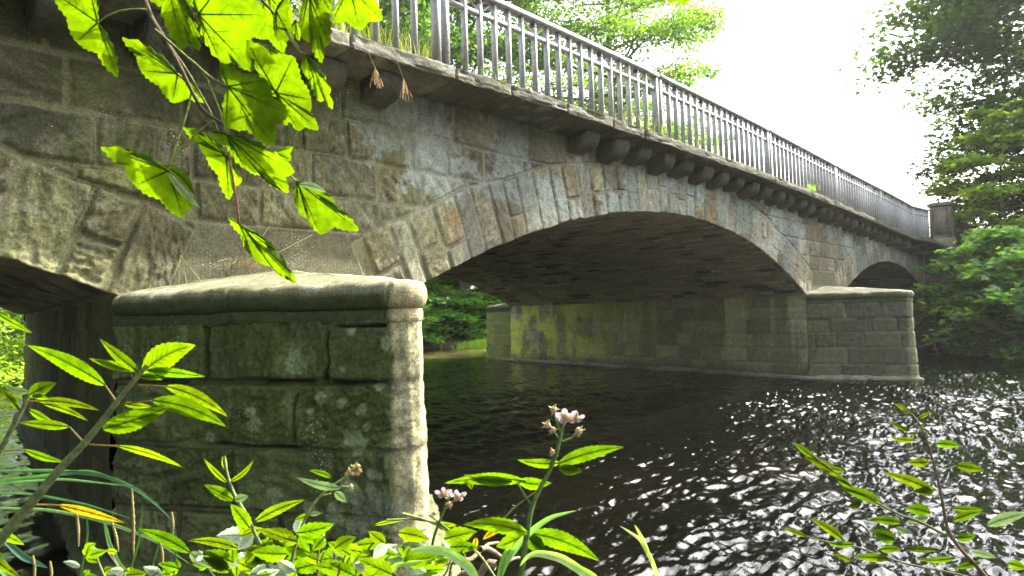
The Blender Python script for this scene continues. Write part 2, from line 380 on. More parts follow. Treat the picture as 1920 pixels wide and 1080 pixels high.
# ---- cutwater noses
def nose_path(w, step):
    q = 0 if w < 3 else .16
    pts = np.array([[0, 0], [1.05-q, -2.17], [1.13-q, -2.235], [1.21-q, -2.245], [1.31-q, -2.17], [w, 0]])
    seg = np.linalg.norm(np.diff(pts, axis=0), axis=1); s = np.concatenate([[0], np.cumsum(seg)])
    u = np.concatenate([np.arange(0, s[4], step), np.linspace(s[4], s[5], max(30, int((s[5]-s[4])/(step*2))))])
    u = np.unique(np.concatenate([u, s])); x = np.interp(u, s, pts[:, 0]); y = np.interp(u, s, pts[:, 1])
    tx = np.gradient(x, u); ty = np.gradient(y, u); n = np.stack([ty, -tx], 1); n /= np.linalg.norm(n, axis=1)[:, None]
    n[0] = n[1]; 
    return u, np.stack([x, y], 1), n, s
def nose(x0, w, step, nz, seed, par, courses, explicit=None, near=False, yo=0.0, mir=1):
    u, xy, n, s = nose_path(w, step)
    z = np.linspace(-2.45, -.04, nz)
    U, Z = np.meshgrid(u, z, indexing='ij')
    d, idd = joints_field(U, Z, courses, .5, 1.1, seed, -1, 8, explicit, .015)
    h, mort = rockface(U, Z, d, idd, .020 if near else .012, .014, .022, .040 if near else .02, seed)
    h, gr = groove(U, Z, d, h, seed+2)
    if near:
        tp = sstep(s[1]-.06, s[1]+.02, U); h = h*(1-.75*tp)+tp*.012*fbm(U*9, Z*5, 0, 4, seed+50)
        op = sstep(.35, .55, fbm(U*1.3, Z*.5, 3, 2, seed+60)+.55*np.exp(-((U-1.9)/.6)**2)*np.exp(-((Z+.48)/.1)**2))*mort
        h = h-.05*op
        zj = Z+.485+.012*vn(U*4, 0*U, 0, seed+61); on = np.clip(sstep(1.28, 1.36, U)*sstep(1.78, 1.70, U)+sstep(1.86, 1.92, U)*sstep(2.37, 2.33, U)+.8*sstep(.15, .2, U)*sstep(.7, .6, U), 0, 1)
        g1 = on*sstep(.020, .010, np.abs(zj)); g2 = sstep(.012, .005, np.abs(U-1.885-.03*vn(Z*9, 0*U, 1, seed+62)))*sstep(-.52, -.49, Z)*sstep(-.10, -.14, Z)
        g3 = sstep(.012, .006, np.abs(Z+.965+.02*vn(U*3, 0*U, 2, seed+63)))*sstep(.9, 1.0, U)*sstep(1.7, 1.6, U); g4 = sstep(.010, .005, np.abs(U-1.62-.02*vn(Z*9, 0*U, 3, seed+64)))*sstep(-.95, -.9, Z)*sstep(-.5, -.55, Z)*.8
        slot = sstep(.014, .008, np.abs(Z+.085))*sstep(1.95, 2.0, U)*sstep(2.38, 2.34, U)
        crk = np.clip(g1+g2+g3+g4+slot, 0, 1); h = h-.055*crk; gr = np.maximum(gr, crk)
    bat = .05*(-.04-Z)/2.0
    off = h+bat
    P = np.stack([x0+xy[:, 0][:, None]+n[:, 0][:, None]*off, yo+mir*(xy[:, 1][:, None]+n[:, 1][:, None]*off), Z], -1)
    tip = sstep(s[1]-.03, s[1]+.01, U)
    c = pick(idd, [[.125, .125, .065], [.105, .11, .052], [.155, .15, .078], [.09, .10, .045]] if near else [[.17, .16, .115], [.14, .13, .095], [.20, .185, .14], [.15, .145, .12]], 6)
    c = mix(c, np.array([.40, .365, .235])*(1+.9*fbm(U*16+Z*8, Z*13, 0, 5, seed+1, .65))[..., None], tip*(1.0 if near else .5))  # tip paler than the side face: sunlight on it is painted in
    c = mix(c, C_MORTAR*.85 if not near else C_MORTAR*.42, mort*.6*(1-tip*.6))
    an = rnd(idd, 3)*6.28; uu = U*np.cos(an)+Z*np.sin(an); vv = -U*np.sin(an)+Z*np.cos(an); ch = fbm(uu*7, vv*26, rnd(idd, 5)*50, 4, seed+3, .6)
    c = c*(1+(.75 if near else .4)*ch)[..., None]
    if near:
        c = mix(c, np.array([.075, .105, .018]), (1-tip)*.7*sstep(-.35, .3, fbm(U*1.5, Z*1.5, 5, 4, seed+2)))
        c = mix(c, np.array([.15, .19, .07]), (1-tip)*.6*sstep(.0, .4, fbm(U*3.1, Z*3.1, 8, 4, seed+5)))
        sp = [(1.63, -.34, .085), (2.02, -.39, .03), (2.12, -.93, .09), (2.0, -.63, .04), (2.17, -.66, .05), (2.05, -.85, .03), (2.2, -.8, .03), (1.85, -.6, .05), (1.75, -.7, .03), (1.3, -.78, .06), (1.26, -.7, .04), (2.25, -1.12, .04), (2.3, -1.14, .03),
              (2.22, -1.32, .13), (2.35, -1.38, .10), (2.1, -1.28, .09), (2.12, -1.5, .10), (1.95, -1.42, .08), (2.05, -1.2, .07), (1.75, -1.38, .05), (2.36, -.2, .05), (2.1, -.12, .04), (1.45, -1.3, .07), (2.3, -.5, .04), (.9, -.9, .05)]
        for a, b, r_ in sp:
            q = np.hypot(U-a, Z-b)/r_+.9*fbm(U*17, Z*17, a*9, 4, seed+8, .65)
            c = mix(c, np.array([.30, .36, .22]) if r_ < .095 else np.array([.19, .22, .15]), .70*sstep(1.1, .8, q))
    else:
        c = mix(c, np.array([.36, .38, .34]), .7*sstep(.30, .42, fbm(U*2.6, Z*2.6, 5, 4, seed+5))*sstep(1.2, 2.2, U))
        c = mix(c, np.array([.10, .12, .14]), .55*sstep(.0, .4, fbm(U*1.6, Z*2.0, 7, 4, seed+6))*sstep(-1, -.2, Z))
        c = mix(c, np.array([.12, .14, .06]), .4*sstep(.0, .4, fbm(U*1.2, Z*1.2, 9, 4, seed+7)))
    c = c*(1-.75*gr[..., None])
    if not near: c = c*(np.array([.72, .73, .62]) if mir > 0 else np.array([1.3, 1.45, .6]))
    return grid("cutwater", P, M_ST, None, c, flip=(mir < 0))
def cap(x0, w, step, seed, near, yo=0.0, mir=1):
    u, xy, n, s = nose_path(w, step)
    prof = [(-.06, -.06), (.006, -.058), (.020, -.045), (.022, -.02), (.022, .02), (.016, .034), (.012, .040)]
    for k in range(0, 13):
        a = -math.pi/2+math.pi*k/12; prof.append((-.008+.066*math.cos(a), .135+.095*math.sin(a)))
    prof = np.array(prof); nt_ = 26
    ap = np.array([w*.5, .0, .45])
    X = xy[:, 0][:, None]+n[:, 0][:, None]*prof[:, 0]; Y = xy[:, 1][:, None]+n[:, 1][:, None]*prof[:, 0]; Z = np.repeat(prof[None, :, 1], len(u), 0)
    t = np.linspace(0, 1, nt_+1)[1:]
    X = np.concatenate([X, X[:, -1:]+(ap[0]-X[:, -1:])*t], 1); Y = np.concatenate([Y, Y[:, -1:]+(ap[1]-Y[:, -1:])*t], 1)
    Z = np.concatenate([Z, Z[:, -1:]+(ap[2]-Z[:, -1:])*t**.85], 1)
    Y = np.minimum(Y, .03)
    P = np.stack([x0+X, Y, Z], -1)
    g = fbm(P[..., 0]*4, P[..., 1]*4, P[..., 2]*4, 4, seed)*.016+fbm(P[..., 0]*30, P[..., 1]*30, P[..., 2]*30, 2, seed+1)*.003
    P[..., 2] += g; P[..., 0] += n[:, 0][:, None]*g*.8; P[..., 1] += n[:, 1][:, None]*g*.8
    U = np.repeat(u[:, None], P.shape[1], 1)
    dj = np.minimum(np.abs(U-(s[1]-.03)-.03*vn(P[..., 2]*9, 0)), np.abs(U-s[1]*.45))
    ch = sstep(.3, .55, fbm(P[..., 0]*5, P[..., 1]*5, P[..., 2]*5+7, 3, seed+9)); P[..., 2] -= ch*.012; ck = sstep(.014, .0, dj)+.5*ch*0; 
    P[..., 0] -= n[:, 0][:, None]*ck*.012; P[..., 1] -= n[:, 1][:, None]*ck*.012
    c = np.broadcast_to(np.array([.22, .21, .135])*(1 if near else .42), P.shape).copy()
    c = mix(c, np.array([.055, .075, .02]), .92*sstep(-.5, .25, fbm(P[..., 0]*2, P[..., 1]*2, P[..., 2]*3, 4, seed+2)+1.3*sstep(.19, .10, P[..., 2])-.35)*sstep(s[1]+.03, s[1]-.10, U))
    c = mix(c, np.array([.36, .36, .30]), .6*sstep(.1, .4, fbm(P[..., 0]*5, P[..., 1]*5, P[..., 2]*5, 4, seed+3))*sstep(.12, .2, P[..., 2]))
    c = mix(c, np.array([.50, .43, .28]), .8*(1 if near else .3)*sstep(s[1]-.05, s[1]+.02, U))  # warmer, brighter tip: sunlight put into the cap colour
    c = mix(c, c*.4, ck)
    P[..., 1] = yo+mir*P[..., 1]
    return grid("pier_cap", P, M_CAP, None, c, flip=(mir < 0))
def footing(x0, w, seed, out, ztp, zb=-2.6):
    "low ledge at the water round the nose and along the barrel"
    u, xy, n, s = nose_path(w, .05)
    yb = np.arange(BW, 0, -.05)
    bx = np.concatenate([np.stack([SK*yb, yb], 1), xy]); bn = np.concatenate([np.stack([-np.ones_like(yb), SK*np.ones_like(yb)], 1), n])
    U = np.arange(len(bx))*.05
    prof = np.array([[-.02, ztp+.14], [.04, ztp+.05], [out*.6, ztp], [out*.9, ztp-.02], [out, ztp-.06], [out*1.02, ztp-.12], [out*.97, ztp-.2], [out, zb]])
    t = np.linspace(0, 7, 40); po = np.interp(t, range(8), prof[:, 0]); pz = np.interp(t, range(8), prof[:, 1])
    g = fbm(U[:, None]*1.6, t[None]*.8, 0, 4, seed)
    off = po[None]*(1+.35*g)+.02*fbm(U[:, None]*9, t[None]*2, 0, 3, seed+1); zz = pz[None]+.03*g*(t[None] < 6)
    P = np.stack([x0+bx[:, 0][:, None]+bn[:, 0][:, None]*off, bx[:, 1][:, None]+bn[:, 1][:, None]*off, zz], -1)
    c = np.broadcast_to(np.array([.30, .28, .22]) if w > 3 else np.array([.16, .17, .09]), P.shape).copy()
    c = mix(c, np.array([.035, .035, .025]), .9*sstep(ztp-.04, ztp-.10, P[..., 2]+.03*g))
    c = mix(c, np.array([.10, .12, .05]), .7*sstep(.0, .4, fbm(P[..., 0]*2, P[..., 1]*2, 3, 4, seed+3)))
    return grid("footing", P, M_CAP, None, c)
for k, (xa, w) in enumerate(PIERS):
    near = k == 0
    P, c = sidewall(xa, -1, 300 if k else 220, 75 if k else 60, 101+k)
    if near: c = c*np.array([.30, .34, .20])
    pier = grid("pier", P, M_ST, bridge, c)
    P, c = sidewall(xa+w, 1, 90, 20, 111+k); q = grid("pier_wall", P, M_ST, None, c, flip=True); q.parent = pier
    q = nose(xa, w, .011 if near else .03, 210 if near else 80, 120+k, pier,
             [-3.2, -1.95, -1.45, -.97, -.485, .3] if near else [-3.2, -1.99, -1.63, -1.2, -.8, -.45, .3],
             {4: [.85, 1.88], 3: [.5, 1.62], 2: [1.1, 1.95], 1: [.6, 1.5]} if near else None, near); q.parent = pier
    q = nose(xa+SK*BW, w, .06, 50, 130+k, pier, [-3.2, -1.95, -1.45, -.97, -.485, .3], None, False, BW, -1); q.parent = pier
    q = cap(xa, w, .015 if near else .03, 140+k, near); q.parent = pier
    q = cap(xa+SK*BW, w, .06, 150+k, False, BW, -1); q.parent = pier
    q = footing(xa, w, 160+k, .20 if k else .26, -1.95 if k else -1.94); q.parent = pier
# abutment walls
P, c = sidewall(34.3, -1, 90, 30, 171); grid("abutment_wall", P, M_ST, bridge, c)
P, c = sidewall(-10.35, 1, 60, 20, 172); grid("abutment_wall", P, M_ST, bridge, c, flip=True)

# ---- cornice slab
def cornice():
    xs = np.concatenate([np.arange(-10, 1, .12), np.arange(1, 10, .022), np.arange(10, 36.2, .055)])
    flare = lambda x: .30*sstep(29.6, 31.2, x)
    prof = np.array([[.35, -.24], [.0, -.22], [-.30, -.185], [-.585, -.155], [-.60, -.145], [-.605, -.09], [-.60, -.012], [-.585, .0], [-.3, .004], [.55, .01]])
    t = np.concatenate([np.linspace(0, 3, 12)[:-1], np.linspace(3, 7, 22)[:-1], np.linspace(7, 9, 8)])
    py = np.interp(t, range(10), prof[:, 0]); pz = np.interp(t, range(10), prof[:, 1])
    rg = random.Random(5); J = [-10.0]
    while J[-1] < 37: J.append(J[-1]+.95+.35*rg.random())
    J = np.array(J+[3.93, 5.35]); J.sort()
    J = np.array([j for j in J if min(abs(j-3.93), abs(j-5.35)) > .35 or j in (3.93, 5.35)])
    X, T = np.meshgrid(xs, t, indexing='ij')
    Y = np.repeat(py[None], len(xs), 0); Z = ztop(xs)[:, None]+pz[None]
    Y = np.where(Y < -.2, Y-flare(X), Y)
    k = np.clip(np.searchsorted(J, X)-1, 0, len(J)-2); dj = np.minimum(np.abs(X-J[k]), np.abs(J[k+1]-X))
    ck = sstep(.022, .004, dj+.008*vn(X*20, T*3))
    out = (T > 2.5) & (T < 7.5)
    g = fbm(X*3, T*1.2, 0, 4, 201)*.014+fbm(X*22, T*5, 0, 3, 202)*.008 + (rnd(k, 4)-.5)*.016
    chip = sstep(.25, .6, fbm(X*2.2, T*.7, 4, 3, 203))*.03
    Y = Y+np.where(out, -g+chip+ck*.06, 0); Z = Z+np.where(T < 4, g*.8, g*.5)-np.where(T > 5, ck*.04+chip*.6, 0)+np.where(T < 3.5, ck*.02, 0)
    c = pick(k, [[.25, .24, .185], [.22, .21, .165], [.28, .265, .20], [.20, .19, .16]], 9)
    c = mix(c, c*.45, sstep(5.2, 5.5, X)*.9);  # slab past its lit left end darkened, shade put into the colour
    c = mix(c, np.array([.10, .11, .05]), .6*sstep(.0, .4, fbm(X*1.5, T*1.1, 5, 4, 204)))
    c = mix(c, np.array([.33, .33, .29]), .5*sstep(.15, .4, fbm(X*4, T*2, 6, 4, 205)))
    c = mix(c, np.array([.06, .055, .045]), .6*sstep(.2, .5, fbm(X*5, T*1.0, 8, 3, 206)))
    c = mix(c, c*.5, ck)
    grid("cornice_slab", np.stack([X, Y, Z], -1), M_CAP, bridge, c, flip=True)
cornice()
# ---- corbels
def corbel_mesh(seed):
    a = np.linspace(0, 1, 14); th = a*math.pi/2
    pr = [(.03, 0), (-.49, 0)]+[(-.49+.36*(1-math.cos(x)), -.07-.25*math.sin(x)) for x in th]+[(-.08, -.345), (.03, -.36)]
    pr = np.array(pr); s = np.concatenate([[0], np.cumsum(np.linalg.norm(np.diff(pr, axis=0), axis=1))])
    q = np.linspace(0, s[-1], 40); py = np.interp(q, s, pr[:, 0]); pz = np.interp(q, s, pr[:, 1])
    xs_ = np.array([-.17, -.168, -.15, -.12, -.06, 0, .06, .12, .15, .168, .17])
    X, Q = np.meshgrid(xs_, q, indexing='ij'); Y = np.repeat(py[None], 11, 0); Z = np.repeat(pz[None], 11, 0)
    ins = np.where(np.abs(X) > .16, .02, 0.0); cy, cz = -.2, -.15
    L_ = np.hypot(Y-cy, Z-cz)+1e-6; Y = Y-(Y-cy)/L_*ins; Z = Z-(Z-cz)/L_*ins
    g = .014*fbm(X*8, Y*8, Z*8, 3, seed); Y += g; Z += g; X = X+.01*fbm(X*9, Y*9, Z*9, 3, seed+1)
    V = np.stack([X, Y, Z], -1).reshape(-1, 3); F = gridfaces(11, 40)
    e0 = np.arange(40)[None]; e1 = e0+10*40
    c = np.array([.095, .092, .072])*(1+.45*fbm(V[:, 0]*9+seed, V[:, 1]*9, V[:, 2]*9, 3, seed+3))[:, None]
    c = mix(c, np.array([.07, .08, .05]), .6*sstep(0, .4, fbm(V[:, 0]*5+seed, V[:, 1]*5, V[:, 2]*5, 3, seed+4)))
    return mesh("corbel", V, [F, e0, e1[:, ::-1]], M_CAP, None, c, True)
protos = [corbel_mesh(300+i*9) for i in range(4)]
cx_ = [.85, 1.6, 2.37, 3.12, 3.87, 4.62]+[8.40+.775*i for i in range(34)]
for i, x in enumerate(cx_):
    o = protos[i] if i < 4 else protos[(i*7) % 4].copy()
    if i >= 4: COL.objects.link(o)
    o.parent = bridge; o.scale = (1.12+.12*math.sin(i*4.7), .80+.05*math.sin(i*2.9), .80+.08*math.sin(i*3.7)); o.location = (x, 0, float(ztop(np.array(x)))-.19); o.rotation_euler = (0, 0.02*math.sin(i*5.1), 0.03*math.sin(i*3.3))
# ---- deck (road on top)
xs_d = np.linspace(-40, 90, 260); yd = np.array([.5, BW/2, BW+.4])
X, Y = np.meshgrid(xs_d, yd, indexing='ij'); Z = ztop(X)+.012
deck = grid("roadway", np.stack([X, Y, Z], -1), M_EARTH, bridge, np.broadcast_to(np.array([.06, .06, .058]), X.shape+(3,)), flip=False)
# ---- end pier and parapet wall on the abutment
def rough_block(name, x0, x1, y0, y1, z0, z1, base, seed, parent, courses, step=.05):
    "masonry block, four faces and a top"
    loop = [(x0, y1), (x0, y0), (x1, y0), (x1, y1)]
    pts = np.array(loop, float); s = np.concatenate([[0], np.cumsum(np.linalg.norm(np.diff(pts, axis=0), axis=1))])
    u = np.unique(np.concatenate([np.arange(0, s[-1], step), s])); z = np.arange(z0, z1+.001, step)
    px = np.interp(u, s, pts[:, 0]); py = np.interp(u, s, pts[:, 1])
    sg = np.clip(np.searchsorted(s, u, side='right')-1, 0, 2); nn = np.array([[-1, 0], [0, -1], [1, 0]], float)[sg]
    U, Z = np.meshgrid(u, z, indexing='ij')
    d, idd = joints_field(U, Z, courses, .5, 1.0, seed, -1, s[-1]+2, None, .008)
    h, mort = rockface(U, Z, d, idd, .008, .025, .012, .012, seed)
    P = np.stack([px[:, None]+nn[:, 0][:, None]*h, py[:, None]+nn[:, 1][:, None]*h, Z], -1)
    c = np.asarray(base)*(.8+.4*rnd(idd, 3))[..., None]; c = mix(c, C_MORTAR*.7, mort*.6)
    c = mix(c, np.array([.08, .10, .04]), .5*sstep(0, .4, fbm(U, Z, 4, 4, seed+3)))
    n0 = P.shape[0]*P.shape[1]; V = np.concatenate([P.reshape(-1, 3), [[x0, y1, z1], [x0, y0, z1], [x1, y0, z1], [x1, y1, z1]]])
    F = gridfaces(*P.shape[:2]); T = np.array([[n0, n0+1, n0+2, n0+3]])
    return mesh(name, V, [F, T], M_ST, parent, np.concatenate([c.reshape(-1, 3), np.repeat(np.asarray(base)[None], 4, 0)]), False)
zp = 2.29
pil = rough_block("end_pillar", 34.5, 35.3, -1.10, -.28, zp-.3, zp+1.72, (.17, .145, .115), 401, bridge, [0, 2.6, 9])
m = MB()
m.box((34.9, -.69, zp+1.79), (.47, .48, .065), (.20, .17, .135)); m.build("coping", M_CAP, pil); m = MB(); m.box((34.9, -.69, zp+1.875), (.41, .42, .02), (.18, .16, .13))
m.build("capstone", M_CAP, pil); m = MB(); m.box((34.9, -.69, zp+.12), (.45, .45, .22), (.24, .21, .15))
m.build("plinth", M_CAP, pil)
m = MB(); m.box((34.475, -.69, zp+1.02), (.03, .24, .52), (.20, .165, .13)); m.build("relief_panel", M_CAP, pil)
m = MB()
for a, b in ((-1.08, -.98), (-.39, -.29)):
    m = MB(); m.box((34.47, (a+b)/2, zp+1.02), (.045, (b-a)/2, .66), (.16, .14, .11)); m.build("pillar_strip", M_CAP, pil)
rough_block("parapet_wall", 35.3, 60, -.90, -.45, zp-.3, zp+1.45, (.14, .125, .10), 402, bridge, [0, 2.6, 3.1, 9], .12)
rough_block("abutment_wall", 34.62, 60, -.80, .5, -2.6, zp-.1, (.13, .12, .09), 403, bridge, [-3, -2, -1.5, -1, -.5, 0, .5, 1, 1.5, 2, 3], .08)
m = MB(); m.box((47.5, -.75, zp-.06), (13.1, .36, .09), (.20, .19, .15)); m.build("parapet_ledge", M_CAP, bridge)

# ------------------------------------------------------------------ railing
rail = empty("bridge_railing", (0, 0, 0))
setp(rail, "long grey painted metal railing of upright flat bars standing on the bridge edge", "railing")
def rh(x): return 1.03+.12*float(sstep(18, 30, np.array(x)))
def paint(i): k = .45+.06*math.sin(i*2.3); return (k, k*.985, k*.94)
def panel(xa, xb, ya, yb, nb, orn, name="railing_panel"):
    d = np.array([xb-xa, yb-ya]); Ln = np.hypot(*d); d /= Ln; nrm = np.array([d[1], -d[0]])
    Mx = np.array([[d[0], -d[1], 0], [d[1], d[0], 0], [0, 0, 1.0]])
    def pt(s, z=0): x = xa+d[0]*s; return np.array([x, ya+d[1]*s, float(ztop(np.array(x)))+z])
    ss = np.linspace(-.0, Ln, 13)
    m = MB()
    def strip(m, zo, hw, hh, s0, s1, n=12):
        ss = np.linspace(s0, s1, n+1); V = []
        for s in ss:
            p = pt(s, 0); zr = rh(p[0])+zo
            for a, b in ((-hw, -hh), (hw, -hh), (hw, hh), (-hw, hh)): V.append(p+np.array([-d[1]*a, d[0]*a, zr+b]))
        i = np.arange(n)[:, None]*4; j = np.arange(4)[None]; j2 = (j+1) % 4
        F = np.stack([i+j, i+j2, i+4+j2, i+4+j], -1).reshape(-1, 4); F = np.concatenate([F, [[3, 2, 1, 0], [n*4, n*4+1, n*4+2, n*4+3]]])
        m.add(V, F, paint(xa))
    strip(m, -.028, .062, .028, 0, Ln); strip(m, .008, .05, .008, 0, Ln)
    P_ = m.build(name, M_RAIL, rail)
    m = MB(); strip(m, -.255, .026, .026, .09, Ln-.09); m.build("middle_rail", M_RAIL, P_)
    for s in (.06, Ln-.06):
        m = MB(); p = pt(s); h = rh(p[0])-.056; m.box(p+np.array([0, 0, h/2-.02]), (.028, .05, h/2+.02), paint(s+xa), Mx); m.build("post", M_RAIL, P_)
    bay = (Ln-.24)/(nb+1); sb = [.12+bay*(i+1) for i in range(nb)]
    for i, s in enumerate(sb):
        p = pt(s); h = rh(p[0])-.056; m = MB(); m.box(p+np.array([0, 0, h/2-.02]), (.019, .034, h/2+.02), paint(i*3+xa), Mx)
        m.build("baluster", M_RAIL, P_)
    if orn:
        m = MB()
        for b in (2, 6, 12, 16):
            m = MB()
            sc_ = sb[b-1]
            for sg in (-1, 1):
                a = pt(sc_+sg*.02, rh(pt(sc_)[0])-.23); e = pt(sc_+sg*(bay-.02), rh(pt(sc_)[0])-.06)
                m.tube([a, e], .011, 6, paint(b))
            m.tube([pt(sc_-.0, rh(pt(sc_)[0])-.10)+np.array([-.0, -.04, 0]), pt(sc_, rh(pt(sc_)[0])-.10)+np.array([0, .04, 0])], .035, 8, (.1, .08, .07))
            m.build("lattice", M_RAIL, P_)
for k in range(6):
    panel(.32+4.9*k, .32+4.9*(k+1)-.012, -.5, -.5, 17, True)
panel(29.76, 31.15, -.52, -.78, 5, False)
# ------------------------------------------------------------------ water
def water():
    xs = np.concatenate([np.arange(-60, -12, 1.5), np.arange(-12, 0, .15), np.arange(0, 10, .026), np.arange(10, 18, .04), np.arange(18, 34, .07), np.arange(34, 120, 1.2)])
    ys = np.concatenate([np.arange(-90, -14, 1.5), np.arange(-14, -6.5, .12), np.arange(-6.5, 0, .024), np.arange(0, 27, .11), np.arange(27, 70, 1.2)])
    X, Y = np.meshgrid(xs, ys, indexing='ij')
    # flow runs downstream towards -y, slightly skew: ripples stretched across
    a = (X+.10*Y)*.6; b = (Y-.10*X)*1.2
    rip = sstep(9, -1, Y)*.25+.75                                  # calmer above the bridge
    wx = a+.35*vn(a*.8, b*.8, 0, 500); wy = b+.35*vn(a*.8, b*.8, 4, 501)
    h = .035*fbm(wx*.55, wy*.75, 0, 2, 502)+.018*vn(wx*1.5, wy*2.2, 1, 503)+.015*(1-2*np.abs(vn(wx*3.1, wy*4.6, 2, 504)))+.017*(1-2*np.abs(vn(wx*7, wy*9, 3, 505)))
    h += .0085*(1-2*np.abs(vn(wx*15+.5*wy, wy*17, 3, 506)))
    act = 1.0+.6*sstep(-.2, .5, vn(a*.23, b*.16, 0, 507))
    far = sstep(45, 15, np.hypot(X, Y+6))
    near_p2 = np.exp(-((X-20.6)**2+(Y+3.2)**2)/4)*.6
    Z = WATER+h*rip*(act+near_p2)*(.25+.75*far)
    c = np.broadcast_to(np.array([.0016, .0018, .0011]), X.shape+(3,))
    bed = sstep(.0, .45, fbm(X*.35, Y*.35, 0, 3, 508))*sstep(0, -3, Y)*sstep(16, 8, X)
    c = mix(c, np.array([.0034, .0026, .0015]), bed*.8)
    sand = np.exp(-((Y-18.5-.06*(X-24)-.6*vn(X*.3, 0, 0, 509))/1.7)**2)*sstep(18, 22, X)*sstep(36, 30, X)      # shallow gravel bar seen through the water
    c = mix(c, np.array([.30, .25, .085]), sand*(.75+.3*fbm(X*.7, Y*2.2, 0, 3, 510)))
    return grid("river_water", np.stack([X, Y, Z], -1), None, None, c)
wm, t, o = newmat("water"); L = t.links.new
b = N(t, "ShaderNodeBsdfPrincipled"); b.inputs['Roughness'].default_value = .0; b.inputs['IOR'].default_value = 1.333; b.inputs['Specular IOR Level'].default_value = .5
a_ = N(t, "ShaderNodeAttribute", attribute_name="Col"); L(a_.outputs['Color'], b.inputs['Base Color'])
g = N(t, "ShaderNodeNewGeometry"); mp = N(t, "ShaderNodeMapping"); mp.inputs['Scale'].default_value = (.6, 1.5, 1); L(g.outputs['Position'], mp.inputs['Vector'])
n1 = N(t, "ShaderNodeTexNoise"); n1.inputs['Scale'].default_value = 24; n1.inputs['Detail'].default_value = 2; n1.inputs['Roughness'].default_value = .5; n1.inputs['Distortion'].default_value = .6; L(mp.outputs[0], n1.inputs['Vector'])
bu = N(t, "ShaderNodeBump"); bu.inputs['Strength'].default_value = .5; bu.inputs['Distance'].default_value = .007; L(n1.outputs['Fac'], bu.inputs['Height']); L(bu.outputs[0], b.inputs['Normal'])
L(b.outputs[0], o.inputs[0])
wat = water(); wat.data.materials.append(wm); setp(wat, kind='structure'); wat['label'] = "dark rippled river water glinting white under the bridge"

# ------------------------------------------------------------------ ground
def ground_h(X, Y):
    n = fbm(X*.12, Y*.12, 0, 4, 520)
    sx = X-SK*Y
    up = sstep(21.5+2.0*n, 28, Y)*3.2                                   # far bank above the bridge
    rb = sstep(30.5+1.5*n, 38, sx)*4.0                                 # right bank
    lb = sstep(-9-1.5*n, -15, sx)*4.0
    near = sstep(3.6, 1.6, np.hypot((X-.3)*.9, Y+6.6)+.5*vn(X*1.3, Y*1.3, 0, 521))*1.15          # left bank spit under the camera
    dn = sstep(-7.5, -11, Y)*sstep(7, 2, X)*1.6
    isl = np.exp(-((X-30.0)/1.6)**2-((Y-21.0)/1.2)**2)*.85
    mud = np.exp(-((X-3.4)/.9)**2-((Y+3.0)/.7)**2)*.50
    h = -2.6+np.maximum.reduce([up, rb, lb, near, dn])+isl+mud
    far = sstep(60, 200, np.hypot(X, Y))*2.5
    return h+.10*fbm(X*.9, Y*.9, 0, 4, 522)+.03*fbm(X*5, Y*5, 0, 3, 523)+far
xs = np.concatenate([np.linspace(-600, -60, 28), np.arange(-55, -6, 1.1), np.arange(-6, 8, .10), np.arange(8, 50, .45), np.arange(50, 90, 2.5), np.linspace(92, 600, 30)])
ys = np.concatenate([np.linspace(-600, -60, 28), np.arange(-55, -10, 1.1), np.arange(-10, 0, .10), np.arange(0, 45, .5), np.arange(45, 90, 2.5), np.linspace(92, 600, 30)])
X, Y = np.meshgrid(xs, ys, indexing='ij'); Z = ground_h(X, Y)
c = np.broadcast_to(np.array([.085, .07, .045]), X.shape+(3,)).copy()
c = mix(c, np.array([.05, .085, .02]), .8*sstep(-.2, .3, fbm(X*.5, Y*.5, 0, 4, 525))*sstep(-1.7, -.8, Z))
c = mix(c, np.array([.13, .11, .08]), .7*sstep(.1, .4, fbm(X*3, Y*3, 0, 3, 526)))
gd = grid("ground", np.stack([X, Y, Z], -1), M_EARTH, None, c); setp(gd, kind='structure')

# ------------------------------------------------------------------ trees
MAPLE = np.array([[0, -.02], [.28, -.10], [.42, .12], [.20, .20], [.62, .55], [.28, .52], [.0, 1.0], [-.28, .52], [-.62, .55], [-.20, .20], [-.42, .12], [-.28, -.10]])
OVAL = np.array([[0, 0], [.22, .25], [.24, .6], [0, 1], [-.24, .6], [-.22, .25]])
def leaves(C, size, shape, rg, up=.6, base=(.06, .11, .02), var=.35, yellow=.15, droop=None):
    "C (n,3) leaf bases -> verts, faces, colours"
    n = len(C); k = len(shape)
    nrm = rg.normal(size=(n, 3)); nrm[:, 2] = np.abs(nrm[:, 2])+up*2; nrm /= np.linalg.norm(nrm, axis=1)[:, None]
    d = rg.normal(size=(n, 3)); 
    if droop is not None: d = d*.6+droop
    d -= nrm*np.sum(d*nrm, 1)[:, None]; d /= np.linalg.norm(d, axis=1)[:, None]+1e-9
    s = np.cross(d, nrm); sz = size*(.6+.7*rg.random(n))
    V = C[:, None]+sz[:, None, None]*(shape[None, :, :1]*s[:, None]+shape[None, :, 1:]*d[:, None]-(.25*np.abs(shape[None, :, :1])+.12*shape[None, :, 1:]**2)*nrm[:, None])
    F = np.arange(n*k).reshape(n, k)
    col = np.asarray(base)*(1-var+2*var*rg.random((n, 1))); yl = (rg.random((n, 1)) < yellow)
    col = np.where(yl, col*np.array([1.6, 1.25, .8]), col)
    return V.reshape(-1, 3), F, np.repeat(col, k, 0)
